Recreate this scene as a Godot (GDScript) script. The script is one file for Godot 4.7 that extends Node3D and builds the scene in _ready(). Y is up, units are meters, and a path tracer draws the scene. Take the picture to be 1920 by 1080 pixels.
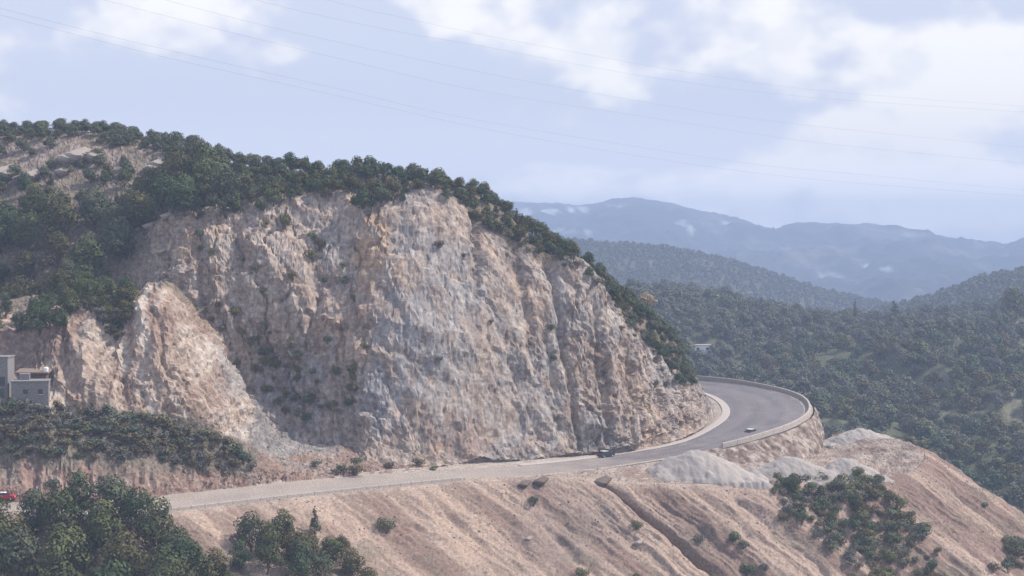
extends Node3D
# A road cut through a limestone hill, seen across a valley. Units are metres, y up, the camera stands at (0, 50, 0).

const F := 3583.0                      # focal length of the survey view, in pixels of a 1920 wide picture
const CAM := Vector3(0, 50, 0)
const PITCH := -0.02093
var rng := RandomNumberGenerator.new()
var taken := {}
var M := {}
var n_soft: FastNoiseLite
var n_ridge: FastNoiseLite
var n_cell: FastNoiseLite
var n_edge: FastNoiseLite
var n_fine: FastNoiseLite
var n_col: FastNoiseLite

# ---------------------------------------------------------------- helpers
func at(px: float, py: float, d: float) -> Vector3:      # survey point: direction and distance -> world
	var v := Vector3((px - 960.0) / F * d, (540.0 - py) / F * d, -d)
	return CAM + v.rotated(Vector3.RIGHT, PITCH)

func survey(p: Vector3) -> Vector2:                      # world -> survey direction
	var v := (p - CAM).rotated(Vector3.RIGHT, -PITCH)
	return Vector2(960.0 + v.x / -v.z * F, 540.0 - v.y / -v.z * F)

func numbered(called: String) -> String:
	if not taken.has(called):
		taken[called] = 0
		return called
	taken[called] += 1
	return "%s_%03d" % [called, taken[called]]

func tag(o: Node, label := "", category := "", group := "", kind := "") -> void:
	if label: o.set_meta("label", label)
	if category: o.set_meta("category", category)
	if group: o.set_meta("group", group)
	if kind: o.set_meta("kind", kind)

func put(mesh: Mesh, mat: Material, called: String, parent: Node = null) -> MeshInstance3D:
	var o := MeshInstance3D.new()
	o.mesh = mesh
	if mat: o.material_override = mat
	if parent == null:
		o.name = numbered(called)
		add_child(o)
	else:
		o.name = called
		parent.add_child(o, true)
	return o

func thing(called: String, where: Vector3, label: String, category: String, group := "") -> Node3D:
	var o := Node3D.new()
	o.name = numbered(called)
	add_child(o)
	o.position = where
	tag(o, label, category, group)
	return o

func noise(type: int, fractal: int, octaves: int, sd: int, gain := 0.5) -> FastNoiseLite:
	var n := FastNoiseLite.new()
	n.noise_type = type
	n.fractal_type = fractal
	n.fractal_octaves = octaves
	n.fractal_gain = gain
	n.frequency = 1.0
	n.seed = sd
	return n

func mesh_of(v: PackedVector3Array, nn: PackedVector3Array, c: PackedColorArray, idx: PackedInt32Array) -> ArrayMesh:
	var a := []
	a.resize(Mesh.ARRAY_MAX)
	a[Mesh.ARRAY_VERTEX] = v
	a[Mesh.ARRAY_NORMAL] = nn
	if c.size(): a[Mesh.ARRAY_COLOR] = c
	if idx.size(): a[Mesh.ARRAY_INDEX] = idx
	var m := ArrayMesh.new()
	m.add_surface_from_arrays(Mesh.PRIMITIVE_TRIANGLES, a)
	return m

func cr(a: Vector3, b: Vector3, c: Vector3, d: Vector3, t: float) -> Vector3:
	return 0.5 * (2.0 * b + (c - a) * t + (2.0 * a - 5.0 * b + 4.0 * c - d) * t * t + (3.0 * b - a - 3.0 * c + d) * t * t * t)

# A sheet of ground lofted through ribs of survey points; nu, nv = cells along and up.
class Sheet:
	var flip := false      # rows run downhill, so the outer side is the other one
	var nu: int
	var nv: int
	var pos: PackedVector3Array
	var nor: PackedVector3Array
	var u: PackedFloat32Array
	var v: PackedFloat32Array

func spread(weights: Array, n: int) -> PackedFloat32Array:  # n+1 parameters spaced evenly by length
	var total := 0.0
	for w in weights: total += w
	var out := PackedFloat32Array()
	var k := 0
	var acc := 0.0
	for i in n + 1:
		var s: float = total * i / n
		while k < weights.size() - 1 and acc + weights[k] < s:
			acc += weights[k]
			k += 1
		out.append(k + clampf((s - acc) / maxf(weights[k], 1e-5), 0.0, 1.0))
	return out

func sheet(ribs: Array, step_u: float, step_v: float, thin := {}, downhill := false) -> Sheet:
	var R := ribs.size()
	var K: int = ribs[0].size()
	var g := []
	for r in ribs:
		var line := PackedVector3Array()
		for q in r: line.append(at(q[0], q[1], q[2]))
		g.append(line)
	var wu := []
	for i in R - 1:
		var s := 0.0
		for j in K: s = maxf(s, g[i][j].distance_to(g[i + 1][j]))
		wu.append(s)
	var wv := []
	for j in K - 1:
		var s := 0.0
		for i in R: s += g[i][j].distance_to(g[i][j + 1])
		wv.append(s / R * float(thin.get(j, 1.0)))   # hidden strips get fewer rows
	var tu := 0.0
	for w in wu: tu += w
	var tv := 0.0
	for w in wv: tv += w
	var S := Sheet.new()
	S.flip = downhill
	S.nu = int(ceil(tu / step_u))
	S.nv = int(ceil(tv / step_v))
	S.u = spread(wu, S.nu)
	S.v = spread(wv, S.nv)
	var rows := []
	for j in S.nv + 1:
		var fv: float = S.v[j]
		var k := clampi(int(fv), 0, K - 2)
		var t := fv - k
		var line := PackedVector3Array()
		for i in R:
			var b: Vector3 = g[i][k]
			var c: Vector3 = g[i][k + 1]
			var a: Vector3 = g[i][k - 1] if k > 0 else b * 2.0 - c
			var e: Vector3 = g[i][k + 2] if k + 2 < K else c * 2.0 - b
			line.append(cr(a, b, c, e, t))
		rows.append(line)
	S.pos.resize((S.nu + 1) * (S.nv + 1))
	for i in S.nu + 1:
		var fu: float = S.u[i]
		var k := clampi(int(fu), 0, R - 2)
		var t := fu - k
		for j in S.nv + 1:
			var L: PackedVector3Array = rows[j]
			var b := L[k]
			var c := L[k + 1]
			var a := L[k - 1] if k > 0 else b * 2.0 - c
			var e := L[k + 2] if k + 2 < R else c * 2.0 - b
			S.pos[i * (S.nv + 1) + j] = cr(a, b, c, e, t)
	normals(S)
	return S

func normals(S: Sheet) -> void:
	var w := S.nv + 1
	S.nor.resize(S.pos.size())
	for i in S.nu + 1:
		var i0 := maxi(i - 1, 0)
		var i1 := mini(i + 1, S.nu)
		for j in w:
			var du := S.pos[i1 * w + j] - S.pos[i0 * w + j]
			var dv := S.pos[i * w + mini(j + 1, S.nv)] - S.pos[i * w + maxi(j - 1, 0)]
			S.nor[i * w + j] = dv.cross(du).normalized() if S.flip else du.cross(dv).normalized()

func sheet_mesh(S: Sheet, col: PackedColorArray) -> ArrayMesh:
	var w := S.nv + 1
	var idx := PackedInt32Array()
	idx.resize(S.nu * S.nv * 6)
	var k := 0
	for i in S.nu:
		for j in S.nv:
			var a := i * w + j
			var e := a + w if S.flip else a + 1
			var f := a + 1 if S.flip else a + w
			idx[k] = a; idx[k + 1] = e; idx[k + 2] = f
			idx[k + 3] = e; idx[k + 4] = a + w + 1; idx[k + 5] = f
			k += 6
	return mesh_of(S.pos, S.nor, col, idx)

# the same sheet as broken rock: every facet flat, its corners shifted a little, diagonals either way
func facet_mesh(S: Sheet, col: PackedColorArray, shift: float) -> ArrayMesh:
	var w := S.nv + 1
	for q in S.pos.size():
		S.pos[q] += Vector3(rng.randf_range(-shift, shift), rng.randf_range(-shift, shift), rng.randf_range(-shift, shift))
	var v := PackedVector3Array()
	var nn := PackedVector3Array()
	var cc := PackedColorArray()
	var total := S.nu * S.nv * 6
	v.resize(total)
	nn.resize(total)
	cc.resize(total)
	var k := 0
	for i in S.nu:
		for j in S.nv:
			var a := i * w + j
			var t := [a, a + 1, a + w, a + 1, a + w + 1, a + w]
			if rng.randi() % 2: t = [a, a + 1, a + w + 1, a, a + w + 1, a + w]
			for h in [0, 3]:
				var p0 := S.pos[t[h]]
				var p1 := S.pos[t[h + 1]]
				var p2 := S.pos[t[h + 2]]
				var n := (p2 - p0).cross(p1 - p0).normalized()
				v[k] = p0; v[k + 1] = p1; v[k + 2] = p2
				nn[k] = n; nn[k + 1] = n; nn[k + 2] = n
				cc[k] = col[t[h]]; cc[k + 1] = col[t[h + 1]]; cc[k + 2] = col[t[h + 2]]
				k += 3
	return mesh_of(v, nn, cc, PackedInt32Array())

func displace(S: Sheet, fn: Callable) -> void:
	var w := S.nv + 1
	for i in S.nu + 1:
		var fu: float = S.u[i]
		for j in w:
			var q := i * w + j
			S.pos[q] += S.nor[q] * float(fn.call(S.pos[q], fu, S.v[j]))
	normals(S)

func paint(S: Sheet, fn: Callable) -> PackedColorArray:
	var w := S.nv + 1
	var c := PackedColorArray()
	c.resize(S.pos.size())
	for i in S.nu + 1:
		var fu: float = S.u[i]
		for j in w:
			var q := i * w + j
			c[q] = fn.call(S.pos[q], S.nor[q], fu, S.v[j])
	return c

func smooth(a: float, b: float, x: float) -> float:
	return smoothstep(a, b, x)

# patches of surface colour, a few painted as sunlight: [centre, radius x, radius y (metres), colour, strength]
func patch(px: float, py: float, d: float, rx: float, ry: float, c: Color, k := 1.0) -> Array:
	return [at(px, py, d), rx / F * d, ry / F * d, c, k]

func with_patches(c: Color, p: Vector3, list: Array, warp: float) -> Color:
	for q in list:
		var e: Vector3 = p - q[0]
		var r := sqrt((e.x * e.x + e.z * e.z * 0.15) / (q[1] * q[1]) + e.y * e.y / (q[2] * q[2]))
		var k: float = 1.0 - smoothstep(0.55, 1.25, r + warp)
		if k > 0.0: c = c.lerp(q[3], k * q[4])
	return c

func grain(sd: int, freq: float, lo: float, hi: float, tint: Color, size := 512) -> ImageTexture:
	var a := noise(FastNoiseLite.TYPE_SIMPLEX_SMOOTH, FastNoiseLite.FRACTAL_FBM, 5, sd, 0.62)
	a.frequency = freq
	var b := noise(FastNoiseLite.TYPE_CELLULAR, FastNoiseLite.FRACTAL_NONE, 1, sd + 1)
	b.frequency = freq * 2.6
	b.cellular_return_type = FastNoiseLite.RETURN_CELL_VALUE
	var ia := a.get_seamless_image(size, size)
	var ib := b.get_seamless_image(size, size)
	var out := Image.create(size, size, false, Image.FORMAT_RGB8)
	for y in size:
		for x in size:
			var t := clampf(ia.get_pixel(x, y).r * 0.78 + ib.get_pixel(x, y).r * 0.22, 0.0, 1.0)
			var g := lerpf(lo, hi, t)
			out.set_pixel(x, y, Color(g, g, g).lerp(Color(g * tint.r, g * tint.g, g * tint.b), 1.0 - t))
	return ImageTexture.create_from_image(out)

func surface_material(tex: Texture2D, metres: float, rough: float, relief := 0.0) -> StandardMaterial3D:
	var m := StandardMaterial3D.new()
	m.vertex_color_use_as_albedo = true
	m.roughness = rough
	m.metallic_specular = 0.25
	if tex:
		m.albedo_texture = tex
		m.uv1_triplanar = true
		m.uv1_world_triplanar = true
		m.uv1_scale = Vector3.ONE / metres
		if relief > 0.0:
			m.heightmap_enabled = true
			m.heightmap_texture = tex
			m.heightmap_scale = relief
	return m

func plain(lin: Color, rough: float, spec := 0.3) -> StandardMaterial3D:
	var m := StandardMaterial3D.new()
	m.albedo_color = lin.linear_to_srgb()
	m.roughness = rough
	m.metallic_specular = spec
	return m

# ---------------------------------------------------------------- sky
func make_sky() -> Sky:
	var W := 4096
	var H := 2048
	var a := noise(FastNoiseLite.TYPE_SIMPLEX_SMOOTH, FastNoiseLite.FRACTAL_FBM, 6, 41, 0.55)
	var b := noise(FastNoiseLite.TYPE_SIMPLEX_SMOOTH, FastNoiseLite.FRACTAL_FBM, 3, 77, 0.5)
	var data := PackedByteArray()
	var line := PackedByteArray()
	var blue := Color(0.268, 0.288, 0.346)
	var deep := Color(0.206, 0.25, 0.36)
	var low := Color(0.450, 0.455, 0.480)
	var white := Color(0.440, 0.428, 0.410)
	var bright := Color(0.62, 0.605, 0.585)
	# banks of cloud and clear lanes: azimuth and height in degrees, their half sizes, weight
	var fields := [[13.5, 4.6, 2.3, 1.5, 0.85], [7.0, 6.2, 3.4, 1.4, 0.38], [3.0, 5.2, 2.0, 0.9, 0.35], [10.2, 3.6, 1.6, 0.6, 0.35], [5.5, 1.7, 4.5, 0.8, 0.6], [13.0, 1.4, 3.5, 1.0, 0.9],
		[-8.5, 6.9, 1.6, 0.7, 0.20], [-13.5, 4.8, 1.8, 1.2, 0.0], [-4.0, 4.5, 3.0, 1.6, -0.6], [-9.0, 4.0, 3.0, 1.2, -0.5], [4.0, 3.0, 5.0, 0.6, -0.40], [14.0, 6.9, 1.2, 0.6, -0.6], [13.0, 2.7, 3.0, 0.4, -0.35], [-5.0, 7.0, 2.0, 0.8, -0.35]]
	for i in 40:   # the same kind of weather all round
		fields.append([rng.randf_range(18.0, 342.0), rng.randf_range(1.0, 40.0), rng.randf_range(1.6, 5.0), rng.randf_range(0.6, 2.2), 0.45 if i % 2 else -0.4])
	for y in H:
		var el := (0.5 - (y + 0.5) / H) * PI
		var coarse := 1 if absf(el) < 0.21 else 4      # high up and below, every fourth pixel is enough
		if coarse == 4 and y % 4:
			data.append_array(line)
			continue
		line = PackedByteArray()
		var se := sin(el)
		var ce := cos(el)
		var base := low.lerp(blue, smoothstep(0.0, 0.085, se)).lerp(deep, smoothstep(0.15, 0.9, se))
		var row := []
		for f in fields:
			var ey: float = (rad_to_deg(el) - f[1]) / f[3]
			if absf(ey) < 2.5: row.append([f[0], f[2], f[4] * exp(-ey * ey)])
		for x in range(0, W, coarse):
			var c := base
			if se > -0.02:
				var az := ((x + 0.5) / W - 0.5) * TAU
				var q := Vector3(sin(az) * ce, 0.0, -cos(az) * ce) * 5.2
				q.y = se * 13.0 / (1.0 + 2.0 * maxf(se, 0.0))
				var n := a.get_noise_3dv(q * 1.9) * 0.95 + b.get_noise_3dv(q * 0.42) * 0.30 - 0.02
				var deg := rad_to_deg(az)
				for f in row:
					var ex: float = (wrapf(deg - f[0], -180.0, 180.0)) / f[1]
					if absf(ex) < 2.5: n += f[2] * exp(-ex * ex)
				var t := smoothstep(-0.02, 0.42, n + 0.22 * a.get_noise_3dv(q * 4.3 + Vector3(2, 5, 1)))
				t *= 0.70 + 0.30 * smoothstep(0.0, 0.45, a.get_noise_3dv(q * 5.1 + Vector3(9, 0, 4)) * 1.2 + n * 0.8)
				c = base.lerp(white.lerp(bright, 1.0 - smoothstep(0.015, 0.06, se)), t * 0.95)
			c = c.linear_to_srgb()
			for i in coarse:
				line.append(int(c.r * 255.0 + 0.5))
				line.append(int(c.g * 255.0 + 0.5))
				line.append(int(c.b * 255.0 + 0.5))
		data.append_array(line)
	var im := Image.create_from_data(W, H, false, Image.FORMAT_RGB8, data)
	var pm := PanoramaSkyMaterial.new()
	pm.panorama = ImageTexture.create_from_image(im)
	var s := Sky.new()
	s.sky_material = pm
	return s

# ---------------------------------------------------------------- plants
func crown_mesh(sd: int, clumps: Array, leaves: int, leaf: float, c0: Color, c1: Color) -> ArrayMesh:
	var r := RandomNumberGenerator.new()
	r.seed = sd
	var v := PackedVector3Array()
	var nn := PackedVector3Array()
	var cc := PackedColorArray()
	var idx := PackedInt32Array()
	var vol := 0.0
	for q in clumps: vol += q[1] * q[1]
	for q in clumps:
		var n := int(leaves * q[1] * q[1] / vol)
		var tone := r.randf()
		for i in n:
			var d := Vector3(r.randfn(), r.randfn() * 0.9 + 0.25, r.randfn()).normalized()
			var rad: float = q[1] * (1.0 - 0.30 * pow(r.randf(), 2.0))
			var p: Vector3 = q[0] + d * rad * Vector3(1, q[2], 1)
			var n2 := (d + Vector3(r.randfn(), r.randfn(), r.randfn()) * 0.28).normalized()
			var t1 := n2.cross(Vector3(r.randfn(), r.randfn(), r.randfn())).normalized()
			var t2 := n2.cross(t1)
			var s := leaf * r.randf_range(0.6, 1.3)
			var k := v.size()
			v.append(p + t1 * s); v.append(p + t2 * s * 0.7); v.append(p - t1 * s); v.append(p - t2 * s * 0.7)
			var c := c0.lerp(c1, clampf(tone * 0.6 + r.randf() * 0.5, 0, 1))
			for j in 4:
				nn.append(n2)
				cc.append(c)
			idx.append_array(PackedInt32Array([k, k + 2, k + 1, k, k + 3, k + 2]))
	return mesh_of(v, nn, cc, idx)

func tube(v: PackedVector3Array, nn: PackedVector3Array, idx: PackedInt32Array, a: Vector3, b: Vector3, ra: float, rb: float, sides := 6) -> void:
	var ax := (b - a).normalized()
	var s := ax.cross(Vector3.RIGHT if absf(ax.x) < 0.8 else Vector3.UP).normalized()
	var t := ax.cross(s)
	var k := v.size()
	for i in sides:
		var e := s * cos(TAU * i / sides) + t * sin(TAU * i / sides)
		v.append(a + e * ra); v.append(b + e * rb)
		nn.append(e); nn.append(e)
	for i in sides:
		var p := k + 2 * i
		var q := k + 2 * ((i + 1) % sides)
		idx.append_array(PackedInt32Array([p, p + 1, q, p + 1, q + 1, q]))

func tree_proto(sd: int, h: float, w: float, kind: String, leaves: int, leaf: float, c0: Color, c1: Color) -> Array:
	var r := RandomNumberGenerator.new()
	r.seed = sd
	var clumps := []
	var v := PackedVector3Array()
	var nn := PackedVector3Array()
	var idx := PackedInt32Array()
	var lean := Vector3(r.randf_range(-0.08, 0.08), 0, r.randf_range(-0.08, 0.08)) * h
	var fork := h * (0.13 if kind == "pine" else 0.12)
	if kind == "shrub":
		var n := r.randi_range(4, 6)
		for i in n:
			var a := TAU * i / n + r.randf() * 0.8
			var c := Vector3(cos(a), 0, sin(a)) * w * 0.28 * r.randf_range(0.4, 1.0) + Vector3(0, h * r.randf_range(0.35, 0.68), 0)
			clumps.append([c, w * r.randf_range(0.20, 0.32), 0.9])
			tube(v, nn, idx, Vector3(0, -0.3, 0), c, 0.05, 0.02, 5)
	elif kind == "cone":
		tube(v, nn, idx, Vector3(0, -0.5, 0), Vector3(0, h * 0.9, 0), 0.16, 0.03)
		for i in 9:
			var t := i / 8.0
			var ww := w * 0.5 * (1.0 - 0.75 * t) * r.randf_range(0.8, 1.1)
			for j in 3:
				var a := r.randf() * TAU
				clumps.append([Vector3(cos(a) * ww * 0.55, h * (0.2 + 0.74 * t), sin(a) * ww * 0.55), ww * 0.62, 1.0])
	else:
		tube(v, nn, idx, Vector3(0, -0.8, 0), Vector3(lean.x * 0.5, fork, lean.z * 0.5), 0.028 * h, 0.02 * h)
		var n := r.randi_range(9, 13)
		for i in n:
			var a := TAU * i / n * 2.39 + r.randf()
			var up := r.randf()
			var rad := w * 0.5 * sqrt(1.0 - up * up * 0.85) * r.randf_range(0.35, 0.78)
			var cr0 := w * r.randf_range(0.16, 0.25)
			var c := lean + Vector3(cos(a) * rad, fork + (h - fork - cr0 * 0.9) * (0.12 + 0.82 * up), sin(a) * rad)
			clumps.append([c, cr0, r.randf_range(0.7, 0.95)])
			tube(v, nn, idx, Vector3(lean.x * 0.5, fork * 0.95, lean.z * 0.5), c, 0.011 * h, 0.004 * h, 5)
		clumps.append([lean + Vector3(0, h - w * 0.24, 0), w * 0.25, 0.85])
		clumps.append([lean + Vector3(0, fork + (h - fork) * 0.5, 0), w * 0.30, 0.9])
	return [crown_mesh(sd + 5, clumps, leaves, leaf, c0, c1), mesh_of(v, nn, PackedColorArray(), idx)]

func make_tree(called: String, proto: Array, leaf_mat: Material, where: Vector3, turn: float, sc: Vector3, label: String, category: String, group: String) -> Node3D:
	var o := thing(called, where, label, category, group)
	o.rotation.y = turn
	o.scale = sc
	put(proto[1], M.bark, "trunk" if category == "tree" else "stem", o)
	put(proto[0], M.leaves[rng.randi_range(0, 3)] if leaf_mat == M.leaf else leaf_mat, "crown" if category == "tree" else "foliage", o)
	return o

# Points on a sheet, spaced apart, kept where ok(survey point, world point, normal) gives a chance
func scatter(S: Sheet, tries: int, gap: float, ok: Callable, last := 99.0) -> Array:
	var out := []
	var cells := {}
	var w := S.nv + 1
	var top := S.nv - 1
	while top > 1 and S.v[top] > last: top -= 1
	for i in tries:
		var q := rng.randi_range(0, S.nu - 1) * w + rng.randi_range(0, top)
		var p := S.pos[q].lerp(S.pos[q + 1], rng.randf()).lerp(S.pos[q + w].lerp(S.pos[q + w + 1], rng.randf()), rng.randf())
		var s := survey(p)
		if rng.randf() > float(ok.call(s, p, S.nor[q])): continue
		var g := Vector3i((p / gap).floor())
		var clear := true
		for dx in [-1, 0, 1]:
			for dy in [-1, 0, 1]:
				for dz in [-1, 0, 1]:
					var e := g + Vector3i(dx, dy, dz)
					if cells.has(e):
						for o in cells[e]:
							if o.distance_to(p) < gap: clear = false
		if not clear: continue
		if not cells.has(g): cells[g] = []
		cells[g].append(p)
		out.append(p)
	return out

var polys := {}
func inside(poly: Array, s: Vector2) -> bool:
	var key := hash(poly)
	if not polys.has(key):
		var out := PackedVector2Array()
		for q in poly: out.append(Vector2(q[0], q[1]))
		polys[key] = out
	return Geometry2D.is_point_in_polygon(s, polys[key])

# ---------------------------------------------------------------- solids
func box_mesh(size: Vector3, bevel := 0.0) -> ArrayMesh:
	# a box standing on y = 0, its vertical and top edges chamfered
	var st := SurfaceTool.new()
	st.begin(Mesh.PRIMITIVE_TRIANGLES)
	var x := size.x / 2
	var z := size.z / 2
	var b := minf(bevel, minf(x, z) * 0.5)
	var ring := [Vector2(-x + b, -z), Vector2(x - b, -z), Vector2(x, -z + b), Vector2(x, z - b), Vector2(x - b, z), Vector2(-x + b, z), Vector2(-x, z - b), Vector2(-x, -z + b)]
	var inner := ring.map(func(q): return Vector2(q.x * (1.0 - b / x), q.y * (1.0 - b / z)))
	st.set_smooth_group(-1)
	var levels := [[ring, 0.0], [ring, size.y - b], [inner, size.y]]
	for l in 2:
		for i in 8:
			var j := (i + 1) % 8
			var a := Vector3(levels[l][0][i].x, levels[l][1], levels[l][0][i].y)
			var c := Vector3(levels[l][0][j].x, levels[l][1], levels[l][0][j].y)
			var d := Vector3(levels[l + 1][0][i].x, levels[l + 1][1], levels[l + 1][0][i].y)
			var e := Vector3(levels[l + 1][0][j].x, levels[l + 1][1], levels[l + 1][0][j].y)
			for p in [a, c, d, c, e, d]: st.add_vertex(p)
	for l in [[inner, size.y, false], [ring, 0.0, true]]:
		for i in range(1, 7):
			var t := [Vector3(l[0][0].x, l[1], l[0][0].y), Vector3(l[0][i].x, l[1], l[0][i].y), Vector3(l[0][i + 1].x, l[1], l[0][i + 1].y)]
			if l[2]: t.reverse()
			for p in t: st.add_vertex(p)
	st.generate_normals()
	return st.commit()

func stone_mesh(sd: int, flat := 0.7, nl := 14, nr := 20) -> ArrayMesh:
	# a broken boulder of radius one: a sphere cut by random planes and roughened
	var r := RandomNumberGenerator.new()
	r.seed = sd
	var cuts := []
	for i in 13: cuts.append([Vector3(r.randfn(), r.randfn(), r.randfn()).normalized(), r.randf_range(0.42, 0.78)])
	var v := PackedVector3Array()
	for i in nl + 1:
		for j in nr:
			var th := PI * i / nl
			var d := Vector3(sin(th) * cos(TAU * j / nr), cos(th), sin(th) * sin(TAU * j / nr))
			var rad := 1.0
			for c in cuts:
				var k: float = d.dot(c[0])
				if k > 0.05: rad = minf(rad, c[1] / k)
			rad *= 1.0 + 0.06 * n_fine.get_noise_3dv(d * 3.0 + Vector3(sd, 0, 0))
			v.append(d * rad * Vector3(1, flat, 1))
	var st := SurfaceTool.new()
	st.begin(Mesh.PRIMITIVE_TRIANGLES)
	st.set_smooth_group(-1)
	for i in nl:
		for j in nr:
			var a := i * nr + j
			var b := i * nr + (j + 1) % nr
			for k in [a, b, a + nr, b, b + nr, a + nr]: st.add_vertex(v[k])
	st.generate_normals()
	return st.commit()

func heap_mesh(sd: int, rx: float, rz: float, h: float, tips: Array) -> ArrayMesh:
	# truckloads of crushed stone tipped against one another: the highest of several slumped cones
	var S := Sheet.new()
	S.nu = 130
	S.nv = 70
	var col := PackedColorArray()
	for i in S.nu + 1:
		for j in S.nv + 1:
			var x := (float(i) / S.nu * 2.0 - 1.0) * rx * 1.15
			var z := (1.0 - float(j) / S.nv * 2.0) * rz * 1.15
			var y := -9.0
			var wob := n_soft.get_noise_2d(x * 0.16 + sd * 9.0, z * 0.16) * 0.16
			for t in tips:      # offset x, z, share of the height, share of the radius
				var r := Vector2((x - t[0] * rx) / (rx * t[3]), (z - t[1] * rz) / (rz * t[3])).length() * (1.0 + wob)
				var e: float = h * t[2] * (1.04 - sqrt(r * r + 0.018))
				y = maxf(y, e) if absf(y - e) > 0.5 else maxf(y, e) + 0.25 * (0.5 - absf(y - e)) * (0.5 - absf(y - e))
			y += 0.30 * n_soft.get_noise_2d(x * 0.35, z * 0.35 + sd) + 0.16 * n_fine.get_noise_2d(x * 1.1, z * 1.1)
			S.pos.append(Vector3(x, maxf(y if y > 0.0 else y * 4.0, -7.0), z))
			var c := 0.93 + 0.13 * n_col.get_noise_2d(x * 0.3 + sd, z * 0.3)
			col.append(Color(c, c * 0.99, c * 0.99))
	normals(S)
	return sheet_mesh(S, col)

# ---------------------------------------------------------------- the scene
func _ready() -> void:
	rng.seed = 20240
	var cam := Camera3D.new()
	cam.name = "camera"
	add_child(cam)
	cam.position = CAM
	cam.rotation.x = PITCH
	cam.fov = rad_to_deg(2.0 * atan(540.0 / F))
	cam.near = 0.5
	cam.far = 20000.0
	cam.current = true
	var env := Environment.new()
	env.background_mode = Environment.BG_SKY
	env.sky = make_sky()
	env.sky_rotation = Vector3(0, PI, 0)
	env.background_energy_multiplier = 1.6
	env.tonemap_mode = Environment.TONE_MAPPER_LINEAR
	env.tonemap_exposure = 1.72
	env.fog_enabled = true
	env.fog_density = 0.00026
	env.fog_light_color = Color(0.765, 0.85, 1.0)
	env.sdfgi_enabled = true
	env.ssao_enabled = true
	env.ssil_enabled = true
	var we := WorldEnvironment.new()
	we.name = "surroundings"
	we.environment = env
	add_child(we)
	var sun := DirectionalLight3D.new()
	sun.name = "sun"
	add_child(sun)
	sun.light_energy = 1.15
	sun.light_color = Color(1.0, 0.96, 0.91)
	sun.light_angular_distance = 0.5
	sun.shadow_enabled = true
	sun.look_at_from_position(Vector3(0.73, 0.80, -0.16) * 100.0, Vector3.ZERO)

	n_soft = noise(FastNoiseLite.TYPE_SIMPLEX_SMOOTH, FastNoiseLite.FRACTAL_FBM, 3, 3)
	n_ridge = noise(FastNoiseLite.TYPE_SIMPLEX_SMOOTH, FastNoiseLite.FRACTAL_RIDGED, 4, 11)
	n_cell = noise(FastNoiseLite.TYPE_CELLULAR, FastNoiseLite.FRACTAL_NONE, 1, 23)
	n_cell.cellular_return_type = FastNoiseLite.RETURN_CELL_VALUE
	n_cell.cellular_jitter = 1.0
	n_edge = noise(FastNoiseLite.TYPE_CELLULAR, FastNoiseLite.FRACTAL_NONE, 1, 23)
	n_edge.cellular_return_type = FastNoiseLite.RETURN_DISTANCE2_SUB
	n_edge.cellular_jitter = 1.0
	n_fine = noise(FastNoiseLite.TYPE_SIMPLEX_SMOOTH, FastNoiseLite.FRACTAL_FBM, 4, 31, 0.6)
	n_col = noise(FastNoiseLite.TYPE_SIMPLEX_SMOOTH, FastNoiseLite.FRACTAL_FBM, 4, 57, 0.55)
	make_materials()
	setting()
	road_works()
	buildings()
	vegetation()
	stones()
	vehicles()
	wires()

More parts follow.
